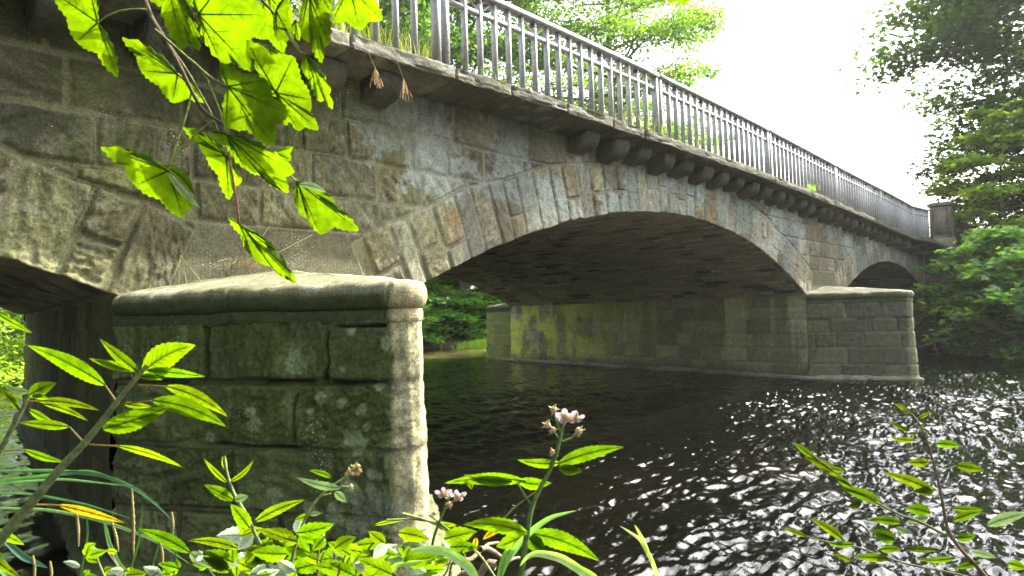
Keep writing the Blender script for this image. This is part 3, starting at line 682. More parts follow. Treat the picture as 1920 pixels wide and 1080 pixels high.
def tree(name, x, y, z0, H, crown_r, n_leaf, size, label, cat="tree", group=None, shape=OVAL, base=(.06, .11, .02), seed=1, low=.25, up=.5, ell=(1, 1, 1), nb=26, spread=.5, flat=.45, trunk_r=None, mat=None, gaps=0.0, cboost=None, lean=(0, 0), bark=(.13, .11, .08)):
    rg = np.random.default_rng(seed); r_ = random.Random(seed)
    root = empty(name, (x, y, z0)); setp(root, label, cat, group)
    tr = trunk_r or H*.022
    mt = MB(); zz = np.linspace(0, H*.93, 12)
    ax = np.stack([lean[0]*(zz/H)**1.4*H+.25*np.sin(zz*.5+seed)*zz/H, lean[1]*(zz/H)**1.4*H+.25*np.cos(zz*.43+seed)*zz/H, zz], 1)
    mt.tube(np.concatenate([[ax[0]-[0, 0, .5]], ax]), np.concatenate([[tr*1.5], tr*(1-zz/H)**.8+.015]), 9, bark)
    mt.build("trunk", M_BARK, root, True)
    mb = MB(); cents = []
    for i in range(nb):
        f = low+(1-low)*((i+.5)/nb)**.9; z = f*H*.93
        p0 = np.array([np.interp(z, zz, ax[:, 0]), np.interp(z, zz, ax[:, 1]), z])
        th = i*2.39996+r_.random()*.9
        u = (f-low)/(1-low); prof = math.sqrt(max(.05, 1-(2*u-.85)**2*.75)) if u > .42 else .80+.45*u
        Ln = crown_r*prof*(.7+.45*r_.random())
        rise = (.15+.7*u)*Ln*.6
        d = np.array([math.cos(th)*ell[0], math.sin(th)*ell[1], 0])
        tt = np.linspace(0, 1, 7)[:, None]
        P = p0+d*Ln*tt+np.array([0, 0, 1.0])*(rise*tt-.28*Ln*tt**2.2)+.12*Ln*.3*np.stack([np.sin(tt[:, 0]*5+i), np.cos(tt[:, 0]*4+i*2), 0*tt[:, 0]], 1)
        mb.tube(P, (tr*.38*(1-u*.5))*(1-tt[:, 0])+.008, 5, bark)
        for j in range(7):
            s = .3+.7*(j+r_.random())/7; q0 = np.array([np.interp(s, tt[:, 0], P[:, a]) for a in range(3)])
            ph = th+(1 if j % 2 else -1)*(.5+.7*r_.random()); l2 = Ln*.42*(1.15-s*.6)*(.6+.6*r_.random())
            d2 = np.array([math.cos(ph), math.sin(ph), -.1+.5*r_.random()])
            q = q0+d2*l2*np.linspace(0, 1, 4)[:, None]+np.array([0, 0, -.22*l2])*(np.linspace(0, 1, 4)[:, None]**2)
            mb.tube(q, [.02*crown_r/5+.006, .014, .009, .004], 4, bark)
            for a in (.35, .7, 1.0):
                if r_.random() < gaps: continue
                c0 = q0+d2*l2*a; cents.append((c0, l2*.42+.25))
        cents.append((P[-1], .5)); cents.append((P[-2], .5))
    mb.build("branches", M_BARK, root, True)
    w = np.array([c[1] for c in cents])**2; w /= w.sum(); k = rg.choice(len(cents), n_leaf, p=w)
    C = np.array([cents[i][0] for i in k]); rr = np.array([cents[i][1] for i in k])*spread*2
    g = rg.normal(size=(n_leaf, 3))*.5; g[:, 2] *= flat
    tint = .75+.5*rnd(k, seed)[:, None]
    C = C+g*rr[:, None]
    C[:, 2] = np.maximum(C[:, 2], .1)
    V, F, col = leaves(C, size, shape, rg, up, base)
    col = col*np.repeat(tint, len(shape), 0)
    mesh("crown", V, F, mat or M_FAR, root, col)
    return root
def gz(x, y): return float(ground_h(np.array([float(x)]), np.array([float(y)]))[0])-.1

GB = "broadleaf trees beyond the bridge"
tree("broadleaf_tree", 38, 18, gz(38, 18), 25, 8.2, 42000, .26, "open crowned tree with forked boughs against white sky behind the middle of the railing", group=GB, seed=3, base=(.085, .15, .022), low=.30, nb=40, spread=.42, gaps=.22, trunk_r=.4)
tree("broadleaf_tree", 31, 25, gz(31, 25), 27, 8.0, 60000, .28, "dense bright tree filling the gaps left of the first double post", group=GB, seed=4, base=(.08, .14, .024), low=.22, nb=42, spread=.5, gaps=.1, trunk_r=.4)
tree("broadleaf_tree", 22.5, 25, gz(22.5, 25), 25, 7.5, 50000, .28, "shaded green tree behind the hanging maple leaves", group=GB, seed=6, base=(.05, .10, .025), low=.25, nb=36)
tree("broadleaf_tree", 45, 24, gz(45, 24), 19, 6.0, 22000, .26, "lighter green tree showing low behind the middle railing panels", group=GB, seed=7, base=(.10, .165, .025), low=.2, nb=32)
# seen through the big arch: bank trees and overhanging maples
GA = "trees on the bank seen under the middle arch"
tree("maple_tree", 33.5, 27.5, gz(33.5, 27.5), 8.5, 5.2, 26000, .26, "thick trunked maple on the bank seen under the middle arch", group=GA, shape=MAPLE, seed=21, base=(.20, .34, .11), low=.10, nb=34, up=1.1, trunk_r=.42, flat=.3)
tree("maple_tree", 28.2, 28.5, gz(28.2, 28.5), 8.5, 5.0, 26000, .24, "slender pale stemmed maple beside the thick trunked one under the arch", group=GA, shape=MAPLE, seed=22, base=(.24, .38, .09), low=.08, nb=34, up=1.1, trunk_r=.13, flat=.3, bark=(.22, .21, .13))
tree("maple_tree", 33, 33.5, gz(33, 33.5), 9, 6.0, 22000, .30, "leafy maple closing the view behind the two under the arch", group=GA, shape=MAPLE, seed=23, base=(.24, .36, .07), low=.05, nb=34, up=.9, trunk_r=.2, flat=.4)
tree("maple_tree", 39, 31, gz(39, 31), 9, 5.5, 16000, .30, "leafy maple half hidden by the middle pier under the arch", group=GA, shape=MAPLE, seed=24, base=(.2, .34, .09), low=.05, nb=30, up=.9, trunk_r=.2, flat=.4)
for i, (x, y, h, r, s_, lb) in enumerate([(26.0, 24.6, 3.0, 2.6, .22, "low dark leaved shrub at the water behind the near pier"), (29.5, 25.2, 3.4, 2.8, .22, "low dark leaved shrub behind the bright grass tuft"),
                          (33.0, 25.0, 3.2, 2.8, .22, "dark leaved shrub on the far bank beside the middle pier"), (23.0, 26.5, 4.5, 2.8, .22, "taller green shrub on the far bank close behind the near pier")]):
    tree("bank_shrub", x, y, WATER+.0, h, r, 9000, s_, lb, "shrub", "shrubs along the far bank", MAPLE, (.16, .30, .09), 30+i, .05, 1.2, nb=18, flat=.25, trunk_r=.05)
# seen through the small left arch
for i, (x, y, h, r, lb) in enumerate([(5.3, 22.5, 5.0, 2.8, "sunlit green bush seen under the left arch, nearest the pier"), (8.2, 26.0, 7, 3.4, "bright bush behind the pier seen under the left arch"), (3.0, 26, 6.5, 3.2, "bright bush under the left arch at the picture's edge")]):
    tree("bank_bush", x, y, gz(x, y), h, r, 12000, .17, lb, "bush", "bushes seen under the left arch", OVAL, (.20, .30, .04), 40+i, .08, .6, nb=18, trunk_r=.06)
# right bank
tree("maple_tree", 43.2, -6.3, gz(43.2, -6.3), 20, 7.8, 60000, .27, "tall dark leaved maple leaning over the right end of the bridge", shape=MAPLE, seed=51, base=(.042, .08, .018), low=.08, nb=60, up=.7, flat=.5, spread=.5, trunk_r=.35, gaps=.12)
# the right bank downstream
for i, (x, y, h, r) in enumerate([(47, -20, 13, 6), (50, -30, 14, 7), (60, -12, 17, 8), (44, -44, 14, 7)]):
    tree("river_tree", x, y, gz(x, y), h, r, 12000, .45, ["tree just past the right edge beyond the leaning maple", "second tree downstream on the right bank", "tall tree behind the parapet wall", "last tree far downstream"][i], group="trees on the right bank downstream", seed=80+i, base=(.045, .08, .02), low=.1, nb=36, gaps=.1)
tree("maple_tree", -6.5, -10.5, gz(-6.5, -10.5), 14, 7.0, 16000, .34, "big maple on the near bank whose crown spreads above the picture", shape=MAPLE, seed=97, base=(.05, .09, .02), low=.38, nb=34, up=1.0, flat=.35, trunk_r=.35, lean=(.12, .12))
GR = "maple shrubs overhanging the right bank"
for i, (x, y, h, r, n, b_, lb) in enumerate([(31.0, -3.4, 4.6, 3.0, 13000, (.14, .24, .08), "large leaved maple shrub in front of the dark abutment wall"), (29.0, -5.2, 3.0, 2.6, 7000, (.12, .22, .07), "low shrub trailing to the water on the right bank"),
                              (29.5, -2.9, 2.2, 2.1, 5000, (.12, .20, .05), "dark low shrub beside the middle pier at the water"), (37.0, -2.6, 7.6, 2.4, 9000, (.19, .26, .03), "yellow green sunlit shrub at the right edge above the others"), (33.0, -6.0, 5.0, 3, 7000, (.15, .25, .07), "dense shrub at the right edge below the tall maple")]):
    tree("maple_shrub", x, y, gz(x, y) if i > 2 else WATER+.05, h, r, n, .24, lb, "shrub", GR, MAPLE, b_, 60+i, .06, 1.0, nb=26, flat=.4, trunk_r=.06, spread=.45)
# dead branches at the water's edge of the right bank
m = MB(); r_ = random.Random(8)
for i in range(26):
    p = np.array([27.2+2.5*r_.random(), -1.3-4.2*r_.random(), WATER+.15+.7*r_.random()]); d = np.array([r_.uniform(-1, .3), r_.uniform(-1, 1), r_.uniform(-.35, .35)])
    tt = np.linspace(0, 1.2+r_.random(), 6)[:, None]; m.tube(p+d*tt+.12*np.sin(tt*4+i)*np.array([.3, .4, .8]), .028*(1-tt[:, 0]/3), 5, (.17, .14, .11))
o = m.build("dead_branches", M_BARK, None, True); setp(o, "tangle of dead branches lying at the water below the right bank shrubs", "branches", kind='stuff')
# sunlit grass tuft on the gravel spit
def blades(name, pts, h, w, col, rg, lean=.5, mat=None):
    n = len(pts); th = rg.random(n)*6.283; L_ = h*(.5+.7*rg.random(n)); d = np.stack([np.cos(th), np.sin(th), 0*th], 1)*lean*(.3+rg.random(n))[:, None]
    s = np.stack([-np.sin(th+.6), np.cos(th+.6), 0*th], 1); V = []
    for t_, ww in ((0, 1), (.45, .85), (.8, .5), (1, .05)):
        c = pts+d*(L_*t_**1.8)[:, None]+np.array([0, 0, 1.0])*(L_*(t_-.25*t_**3))[:, None]
        V += [c-s*w*ww/2, c+s*w*ww/2]
    V = np.stack(V, 1).reshape(-1, 3); b_ = np.arange(n)[:, None]*8; F = np.concatenate([b_+np.array([[q, q+1, q+3, q+2]]) for q in (0, 2, 4)])
    c = np.asarray(col)*(.65+.7*rg.random((n, 1)))
    return V, F, np.repeat(c, 8, 0)
rg = np.random.default_rng(5); n = 9000
p = np.stack([30.0+rg.normal(size=n)*1.05, 21.0+rg.normal(size=n)*.7, np.zeros(n)], 1); p[:, 2] = np.maximum(ground_h(p[:, 0], p[:, 1]), WATER)-.03
V, F, c = blades("g", p, .55, .022, (.22, .33, .04), rg, .6)
o = mesh("river_grass", V, F, M_GRASS, None, c); setp(o, "bright sunlit grass on the spit beyond the middle pier", "grass", kind='stuff')
n = 14000; p = np.stack([rg.uniform(-8, 14, n), rg.uniform(21, 28, n), np.zeros(n)], 1); p[:, 2] = ground_h(p[:, 0], p[:, 1]); p = p[p[:, 2] > WATER+.05]
V, F, c = blades("g", p, .55, .03, (.16, .24, .05), rg, .5)
o = mesh("bank_grass", V, F, M_GRASS, None, c); setp(o, "tall bank grass seen under the left arch", "grass", kind='stuff')

# ------------------------------------------------------------------ thin scattering volume, added to lift distant shadows and soften the light
hm, t, o = newmat("added_veil"); pv = N(t, "ShaderNodeVolumePrincipled"); pv.inputs['Color'].default_value = (.95, .96, .90, 1); pv.inputs['Density'].default_value = .00032; pv.inputs['Anisotropy'].default_value = .3
t.links.new(pv.outputs[0], o.inputs['Volume'])
m = MB(); m.box((0, 0, 15), (640, 640, 26)); o = m.build("added_veil", hm); setp(o, kind='stuff')

# ------------------------------------------------------------------ foreground plants
rg4 = np.random.default_rng(44); r4 = random.Random(44)
def onplane(px, py, y): r = ray(px, py); return CAM+r*((y-CAM[1])/r[1])
GREEN = np.array([.078, .165, .008]); PALE = np.array([.19, .25, .14])
def ribbon(m, pts, w, c, off=.0012):
    P = np.asarray(pts, float); T = np.gradient(P, axis=0); V_ = P-CAM; V_ /= np.linalg.norm(V_, axis=1)[:, None]
    S = np.cross(T, V_); S /= np.linalg.norm(S, axis=1)[:, None]+1e-9; w = np.broadcast_to(np.asarray(w, float), (len(P),))[:, None]
    n = len(P)
    A = P-V_*off
    V = np.stack([A-S*w, A+S*w], 1).reshape(-1, 3); i = np.arange(n-1)[:, None]*2
    m.add(V, i+np.array([[0, 1, 3, 2]]), c)
def mapleleaf(name, P, tips, d0, gy=.0009, gx=.0002, par=None, col=GREEN, teeth=.032, seed=0, sin_k=.66, curl=.0):
    r_ = random.Random(seed*13+5); P = np.array(P, float); tips = [np.array(t, float) for t in tips]
    size = max(np.linalg.norm(t-P) for t in tips)
    out = []; lob = []
    def seg(a, b, n, bulge, tooth, away=None):
        d = b-a; nn = np.array([-d[1], d[0]]); L_ = np.linalg.norm(d)+1e-6
        mid = (a+b)/2; sgn = 1 if np.dot(mid-P, nn) > 0 else -1; nn = nn/L_*sgn
        if away is not None and np.dot(away-mid, nn) > 0: nn = -nn
        for i in range(n):
            t = i/n; tt = (1 if i % 2 else -1)*tooth*L_*(.6+.8*r_.random())*(0 if i == 0 else 1)
            yield a+d*t+nn*(bulge*L_*4*t*(1-t)+tt)
    first, last = tips[0], tips[-1]
    e = P+(first-P)*.12
    pts = list(seg(P+(first-P)*.02, first, 9, .11, teeth*.7, tips[1])); k0 = len(pts)
    for i in range(len(tips)-1):
        a, b = tips[i], tips[i+1]; u = (a-P); v = (b-P)
        ang = abs(math.atan2(u[0]*v[1]-u[1]*v[0], u@v)); k = sin_k+.12*math.cos(ang)
        s = P+(u+v)*.5*k*(1.15 if ang < 1.2 else 1.35)
        pts += list(seg(a, s, 8, .10, teeth)); pts += list(seg(s, b, 8, .10, teeth))
    pts += list(seg(last, P+(last-P)*.02, 9, .11, teeth*.7, tips[-2])); pts.append(P+(last-P)*.02)
    O = np.array(pts); n = len(O)
    rings = np.array([.12, .3, .48, .64, .78, .9, 1.0]); 
    A = np.stack([np.arctan2(O[:, 1]-P[1], O[:, 0]-P[0])], 1)[:, 0]
    ta = np.array([math.atan2(t[1]-P[1], t[0]-P[0]) for t in tips])
    da = np.abs((A[:, None]-ta[None]+math.pi) % (2*math.pi)-math.pi).min(1)
    def to3(q, ridge=0.0):
        rel = q-P; rr = np.hypot(rel[..., 0], rel[..., 1])/size
        d = d0+gy*rel[..., 1]+gx*rel[..., 0]+curl*rr**2*size/900+ridge
        return CAM+(CF+(q[..., :1]-960)/1280*CX-(q[..., 1:]-540)/1280*CU)*d[..., None]
    V = [to3(P[None])]; C = [np.asarray(col)[None]*.7]
    for s in rings:
        q = P+(O-P)*s; amp = size/1280*d0*.018*s*np.clip(da/.35, 0, 1)
        amp = amp+.003*np.sin(q[:, 0]*.05+q[:, 1]*.03+seed)*s
        V.append(to3(q, amp)); C.append(np.asarray(col)*(1+.14*vn(q[:, 0]/14, q[:, 1]/14, seed)[:, None]+.10*np.sin(np.hypot(*(q-P).T)/7+da*9)[:, None]))
    V = np.concatenate(V); C = np.concatenate(C); j = np.arange(n-1)
    T = np.stack([np.zeros(n-1, int), 1+j, 2+j], 1)
    Q = np.concatenate([np.stack([1+k*n+j, 1+(k+1)*n+j, 2+(k+1)*n+j, 2+k*n+j], 1) for k in range(len(rings)-1)])
    m = MB(); m.add(V, T, C); base = m.n-len(V)
    m.F.setdefault(4, []).append(Q+base)
    vc = np.asarray(col)*.7
    for t in tips:
        tt = np.linspace(.0, .93, 9)[:, None]; w = (1.5*(1-tt[:, 0])+.35)/1280*d0
        ribbon(m, to3(P+(t-P)*tt), w, vc)
        for s in (.3, .45, .6, .75):
            b = P+(t-P)*s; dirv = (t-P)/np.linalg.norm(t-P); L_ = np.linalg.norm(t-P)*.20*(1.1-s)
            for sg in (-1, 1):
                p2 = np.array([-dirv[1], dirv[0]])*sg; e = b+(dirv*.9+p2)*L_
                ribbon(m, to3(np.array([b, (b+e)/2+dirv*.5, e])), np.array([.6, .45, .2])/1280*d0, vc*1.15)
    return m.build(name, M_FRONT, par, True)
def lance(m, B, T, hw, d0, gy=.0006, col=GREEN, bend=0.0, serr=.06, fold=.25, seed=0, pet=None, d1=None, curve=.0):
    "lance-shaped leaf between two pixels (base, tip), half width in pixels"
    B = np.array(B, float); T = np.array(T, float); d = T-B; L_ = np.linalg.norm(d); u = d/L_; s = np.array([-u[1], u[0]])
    n = max(14, int(L_/5)); t = np.linspace(0, 1, n)[:, None]
    mid = B+d*t+s*bend*4*t*(1-t)
    w = hw*np.sin(np.pi*np.clip(t, 0, 1)**.8)**.85*(1-.25*t); w = w*(1+serr*((np.arange(n) % 2)*2-1)[:, None]); w[-1] = .2; w[0] = .6
    cr = np.linspace(-1, 1, 7)[None]
    q = mid[:, None]+s[None, None]*(w*cr)[..., None]
    dd = (d1 or d0); dep = d0+(dd-d0)*t+gy*(q[..., 1]-B[1])+fold*np.abs(cr)*w/1280*d0+curve*t*(1-t)*L_/1280
    V = CAM+(CF+(q[..., :1]-960)/1280*CX-(q[..., 1:]-540)/1280*CU)*dep[..., None]
    c = np.asarray(col)*(1+.12*np.sin((t*L_/5.5+np.abs(cr)*w/6)))[..., None]*(1+.15*vn(q[..., 0]/17, q[..., 1]/17, seed))[..., None]
    c[:, 3] *= .6
    m.add(V.reshape(-1, 3), gridfaces(n, 7), c.reshape(-1, 3))
    ribbon(m, V[:, 3], (np.linspace(1.3, .3, n))/1280*d0, np.asarray(col)*.6)
    if hw > 8:
        for i in range(2, n-4, max(2, n//8)):
            for sg in (0, 6):
                j = min(n-1, i+3); a_, b_ = V[i, 3], V[j, 3+(-2 if sg == 0 else 2)]; ribbon(m, [a_, (a_+b_)/2, b_], np.array([.45, .35, .15])/1280*d0, np.asarray(col)*.72)
    if pet is not None: stem(m, [pet, B], 2.0, 1.3, d0, (.22, .20, .10))
def curve3(pts, dep, n=24):
    pts = np.array(pts, float); dep = np.broadcast_to(np.asarray(dep, float), (len(pts),))
    s = np.concatenate([[0], np.cumsum(np.linalg.norm(np.diff(pts, axis=0), axis=1))]); q = np.linspace(0, s[-1], n)
    x = np.interp(q, s, pts[:, 0]); y = np.interp(q, s, pts[:, 1]); d = np.interp(q, s, dep)
    if len(pts) > 2:
        k = np.array([.25, .5, .25])
        for _ in range(3):
            x[1:-1] = np.convolve(x, k, 'same')[1:-1]; y[1:-1] = np.convolve(y, k, 'same')[1:-1]
    return np.stack([at(a, b, c) for a, b, c in zip(x, y, d)])
def stem(m, pts, r0, r1, dep, c, n=24, k=7):
    P = curve3(pts, dep, n); d = float(np.mean(dep)); m.tube(P, np.linspace(r0, r1, n)/1280*d, k, c)
def grassblade(m, pts, hw, dep, c, n=26, flip=0):
    P = curve3(pts, dep, n); t = np.linspace(0, 1, n); w = hw*np.sin(np.pi*np.clip(.12+.88*t, 0, 1))**.7/1280*float(np.mean(dep)); w[-1] = .0002
    T = np.gradient(P, axis=0); V_ = P-CAM; V_ /= np.linalg.norm(V_, axis=1)[:, None]; S = np.cross(T, V_); S /= np.linalg.norm(S, axis=1)[:, None]
    Vv = np.stack([P-S*w[:, None], P+V_*(w*.5)[:, None], P+S*w[:, None]], 1); m.add(Vv.reshape(-1, 3), gridfaces(n, 3), c)

# ---- overhanging sycamore maple branch
mb_ = empty("maple_branch", tuple(at(262, -20, 1.7))); setp(mb_, "leafy maple branch hanging into view from above, bright backlit green leaves", "branch")
mb_.location = (0, 0, 0)
m = MB(); BR = (.11, .085, .055)
stem(m, [(255, -45), (283, 35), (305, 68), (335, 120), (360, 172), (378, 205), (400, 222), (425, 236), (440, 246)], 6.5, 2.2, 1.70, BR, 40, 8)
def bough(m, a, b, r0, r1, sag=.5):
    t = np.linspace(0, 1, 26)[:, None]; a = np.asarray(a); b = np.asarray(b); d = b-a
    m.tube(a+d*t+np.array([0, 0, 1.0])*sag*4*t*(1-t)*.5+.05*np.sin(t*11)*np.array([1, .6, 0])*t*(1-t)*4, np.linspace(r0, r1, 26), 8, BR)
HUB = np.array([-2.2, -8.3, 4.6])
bough(m, at(255, -45, 1.70), HUB, 6.5/1280*1.7, .035); bough(m, at(470, -30, 1.9), HUB, 3.5/1280*1.9, .03, .6)
stem(m, [(470, -30), (490, 0), (510, 20), (535, 55), (560, 90)], 3.5, 1.5, 1.9, BR)
stem(m, [(290, 55), (360, 115), (400, 150), (427, 162)], 3, 2, 1.68, (.2, .24, .06)); stem(m, [(308, 72), (350, 130), (398, 215), (424, 292)], 2.4, 1.6, 1.75, (.2, .2, .07))
m.build("twig", M_BARK, mb_, True)
m = MB(); PT = (.25, .34, .07)
for pp, dd in [([(275, 18), (255, 17), (225, 20), (200, 30), (183, 42)], 1.66), ([(300, 32), (335, 27), (372, 27)], 1.6), ([(360, 172), (348, 150), (333, 138)], 1.72),
               ([(360, 172), (346, 225), (325, 290), (314, 322)], 1.72), ([(402, 224), (370, 248), (335, 285), (318, 310)], 1.74), ([(330, 90), (380, 130), (412, 205), (425, 253)], 1.68),
               ([(478, 188), (500, 180), (517, 174)], 1.72), ([(532, 312), (545, 330), (556, 340)], 1.74), ([(537, 60), (552, 85), (562, 97), (575, 102)], 1.82)]:
    m = MB(); stem(m, pp, 2.2, 1.6, dd, PT); m.build("leaf_stalk", M_BARK, mb_, True)
m = MB()
stem(m, [(428, 288), (438, 340), (444, 380), (449, 420)], 2.2, 1.7, 1.72, (.22, .09, .05))
m.build("leaf_stalk", M_BARK, mb_, True)
ML = [((183, 42), [(165, -30), (98, -16), (144, 79), (221, 146)], 1.62), ((333, 138), [(229, 69), (264, 132), (324, 193), (386, 192)], 1.78),
      ((305, -70), [(262, -30), (343, 95), (374, 96), (350, -30)], 1.30), ((372, 27), [(415, 119), (474, 134), (500, 28), (445, -70), (345, -60)], 1.55),
      ((517, 174), [(461, 75), (550, 106), (583, 187), (597, 244), (560, 246)], 1.72), ((427, 162), [(411, 117), (500, 150), (544, 214), (514, 272), (424, 240)], 1.64),
      ((425, 252), [(391, 246), (459, 316), (541, 362), (553, 322)], 1.66), ((424, 292), [(341, 236), (386, 292), (429, 375), (453, 341)], 1.80),
      ((556, 340), [(560, 399), (601, 440), (673, 432), (612, 361)], 1.74), ((316, 320), [(188, 275), (254, 348), (343, 409), (362, 392)], 1.70),
      ((449, 420), [(427, 406), (478, 487), (555, 531)], 1.72), ((578, -10), [(563, 66), (603, 119), (617, 82), (622, -30)], 1.80),
      ((575, 102), [(564, 124), (600, 191), (624, 205)], 1.84), ((655, -24), [(621, 43), (676, 57), (717, 38), (700, -40)], 1.9),
      ((517, 20), [(520, 78), (549, 76), (538, -8)], 1.86), ((500, -12), [(478, 70), (532, 100), (548, 40), (540, -30)], 2.0), ((507, 92), [(482, 80), (500, 130), (541, 116)], 1.95),
      ((515, 285), [(549, 275), (546, 300), (505, 320)], 1.85), ((553, 38), [(545, 60), (561, 77), (568, 48)], 1.98), ((590, -30), [(600, 28), (622, 25), (625, -20)], 1.7), ((460, 150), [(470, 190), (540, 235), (520, 160)], 1.82)]
for i, (P, tp, dd) in enumerate(ML):
    col = GREEN*(1+.25*(r4.random()-.5)); 
    if i in (2, 11, 14, 19): col = col*.72
    mapleleaf("leaf", P, tp, dd, gy=.0008+.0003*r4.random(), gx=r4.uniform(-.0002, .0004), par=mb_, col=col, seed=i+1, curl=r4.uniform(-.3, .35))
for a, b, w_, d_, c_, q_ in [((316, 324), (377, 392), 8, 1.69, PALE, 3), ((560, 346), (612, 361), 8, 1.735, PALE, -4), ((310, 311), (366, 368), 13, 1.73, GREEN*.8, -6)]:
    m = MB(); lance(m, a, b, w_, d_, col=c_, serr=.03, bend=q_, fold=.5); m.build("leaf", M_PALE if c_ is PALE else M_FRONT, mb_, True)
o2 = empty("maple_twig", (0, 0, 0)); setp(o2, "single green leaf dipping into the top edge above the railing", "leaf")
mapleleaf("leaf", (1270, -60), [(1225, -20), (1255, 6), (1285, 9), (1312, -14)], 1.8, par=o2, seed=77); m = MB(); stem(m, [(1262, -140), (1270, -60)], 2, 1.5, 1.8, PT); bough(m, at(1262, -140, 1.8), HUB, .0035, .02, .8); m.build("stalk", M_BARK, o2, True)

# ---- plants, each: stems + leaves (one mesh of leaves)
def plant(name, label, cat, stems, lvs, dep, group=None, stemc=(.20, .25, .10), gy=.0007, mat=None, lname="leaves", gs=1.0):
    o = empty(name, (0, 0, 0)); setp(o, label, cat, group)
    for s in stems:
        m = MB(); stem(m, s[0], s[1], s[2], s[3] if len(s) > 3 else dep, s[4] if len(s) > 4 else stemc, 30); m.build("stem", M_BARK, o, True)
    m = MB(); mp_ = MB()
    for i, l in enumerate(lvs):
        k = dict(l[3]) if len(l) > 3 else {}
        k.setdefault('d0', dep+r4.uniform(-.02, .02)); k.setdefault('bend', r4.uniform(-.05, .05)*math.hypot(l[1][0]-l[0][0], l[1][1]-l[0][1])); k.setdefault('gy', gy*r4.uniform(.6, 1.4))
        pl = k.get('col') == 'p'
        if 'col' in k and isinstance(k['col'], str): k['col'] = PALE if k['col'] == 'p' else np.array([.17, .15, .02])
        else: k['col'] = GREEN*gs*r4.uniform(.72, 1.18)*np.array([r4.uniform(.8, 1.2), 1, 1])
        lance(mp_ if pl else m, l[0], l[1], l[2], seed=i, **k)
    m.build(lname, mat or M_FRONT, o, True)
    if len(mp_.V): mp_.build('pale_leaves', M_PALE, o, True)
    return o
plant("balsam_plant", "tall balsam plant leaning right in front of the dark pier, its serrated leaves glowing", "plant",
      [([(-40, 1060), (30, 975), (62, 940), (110, 880), (160, 830), (195, 785), (230, 738), (262, 703), (274, 686)], 11, 4)],
      [((197, 722), (50, 647), 18, dict(pet=(222, 758))), ((243, 695), (166, 672), 9, dict(pet=(253, 719))), ((262, 699), (187, 635), 12), ((266, 700), (367, 647), 27, dict(bend=-9)), ((275, 694), (385, 706), 10),
       ((310, 724), (428, 782), 14, dict(pet=(260, 722), bend=-8)), ((285, 751), (424, 800), 19, dict(pet=(228, 758), bend=-10)), ((192, 804), (317, 763), 22, dict(bend=3)), ((130, 800), (35, 792), 10, dict(pet=(157, 830))),
       ((220, 836), (344, 877), 7.5, dict(pet=(168, 834), bend=-5)), ((110, 947), (236, 981), 9, dict(pet=(60, 946), col='y')), ((232, 757), (285, 762), 7), ((262, 706), (305, 712), 7)], 1.30)
plant("balsam_plant", "smaller balsam plant at the left edge behind the tall one", "plant",
      [([(-20, 880), (8, 832), (30, 790), (50, 752), (58, 728)], 6.5, 3)],
      [((52, 742), (106, 718), 15), ((70, 752), (187, 770), 9, dict(pet=(52, 752), bend=-6)), ((80, 757), (166, 790), 7, dict(bend=-5)), ((38, 770), (-4, 722), 7), ((55, 735), (8, 724), 7, dict(col='p')), ((55, 768), (100, 791), 8),
       ((45, 843), (122, 866), 8, dict(pet=(5, 845))), ((60, 742), (92, 748), 6), ((-20, 995), (46, 1022), 12), ((-10, 585), (62, 625), 7), ((-20, 1040), (42, 1085), 10)], 1.6)
o = empty("sedge_tuft", (0, 0, 0)); setp(o, "arching dark sedge blades with hanging brown catkins at lower left", "sedge")
m = MB()
for p, w, c in [([(-30, 884), (100, 882), (190, 890), (250, 912), (300, 950), (330, 985)], 3.5, (.05, .12, .07)), ([(-30, 905), (80, 893), (170, 882), (230, 905), (245, 912)], 4, (.04, .10, .05)), ([(-30, 908), (120, 898), (245, 912)], 2.5, (.09, .17, .10)),
                ([(-30, 924), (60, 926), (160, 945), (245, 972)], 2.2, (.06, .14, .08)), ([(-30, 952), (90, 955), (190, 975), (290, 1012), (360, 1060)], 3, (.12, .19, .10)), ([(195, 975), (205, 1020), (225, 1060), (255, 1085)], 3.5, (.10, .2, .08)),
                ([(10, 1015), (45, 1045), (90, 1065)], 6, (.03, .08, .06)), ([(240, 1085), (262, 1010), (268, 940)], 2, (.03, .07, .04)), ([(150, 1085), (165, 1000), (160, 940)], 2, (.03, .07, .03)), ([(280, 1085), (300, 1010), (288, 950)], 1.6, (.03, .06, .03)), ([(325, 1085), (332, 1020), (322, 960)], 2.2, (.02, .06, .03)), ([(20, 1085), (-10, 1040), (-30, 1010)], 9, (.06, .16, .03))]:
    grassblade(m, p, w, 1.75, c)
m.build("blades", M_GRASS, o, True)
for a, b in [((247, 916), (250, 1042)), ((209, 976), (222, 1034)), ((143, 958), (147, 1024)), ((300, 1015), (305, 1062)), ((62, 1042), (64, 1090)), ((94, 1052), (95, 1095)), ((322, 960), (323, 1010))]:
    m = MB(); q = [a, ((a[0]+b[0])/2+2, (a[1]+b[1])/2), b]; P = curve3(q, 1.75, 30); m.tube(P, (2.6+.7*np.sin(np.arange(30)*2.2))/1280*1.75*np.sin(np.linspace(.3, 3.0, 30))**.4, 6, (.20, .17, .07)); m.build("catkin", M_DRY, o, True)

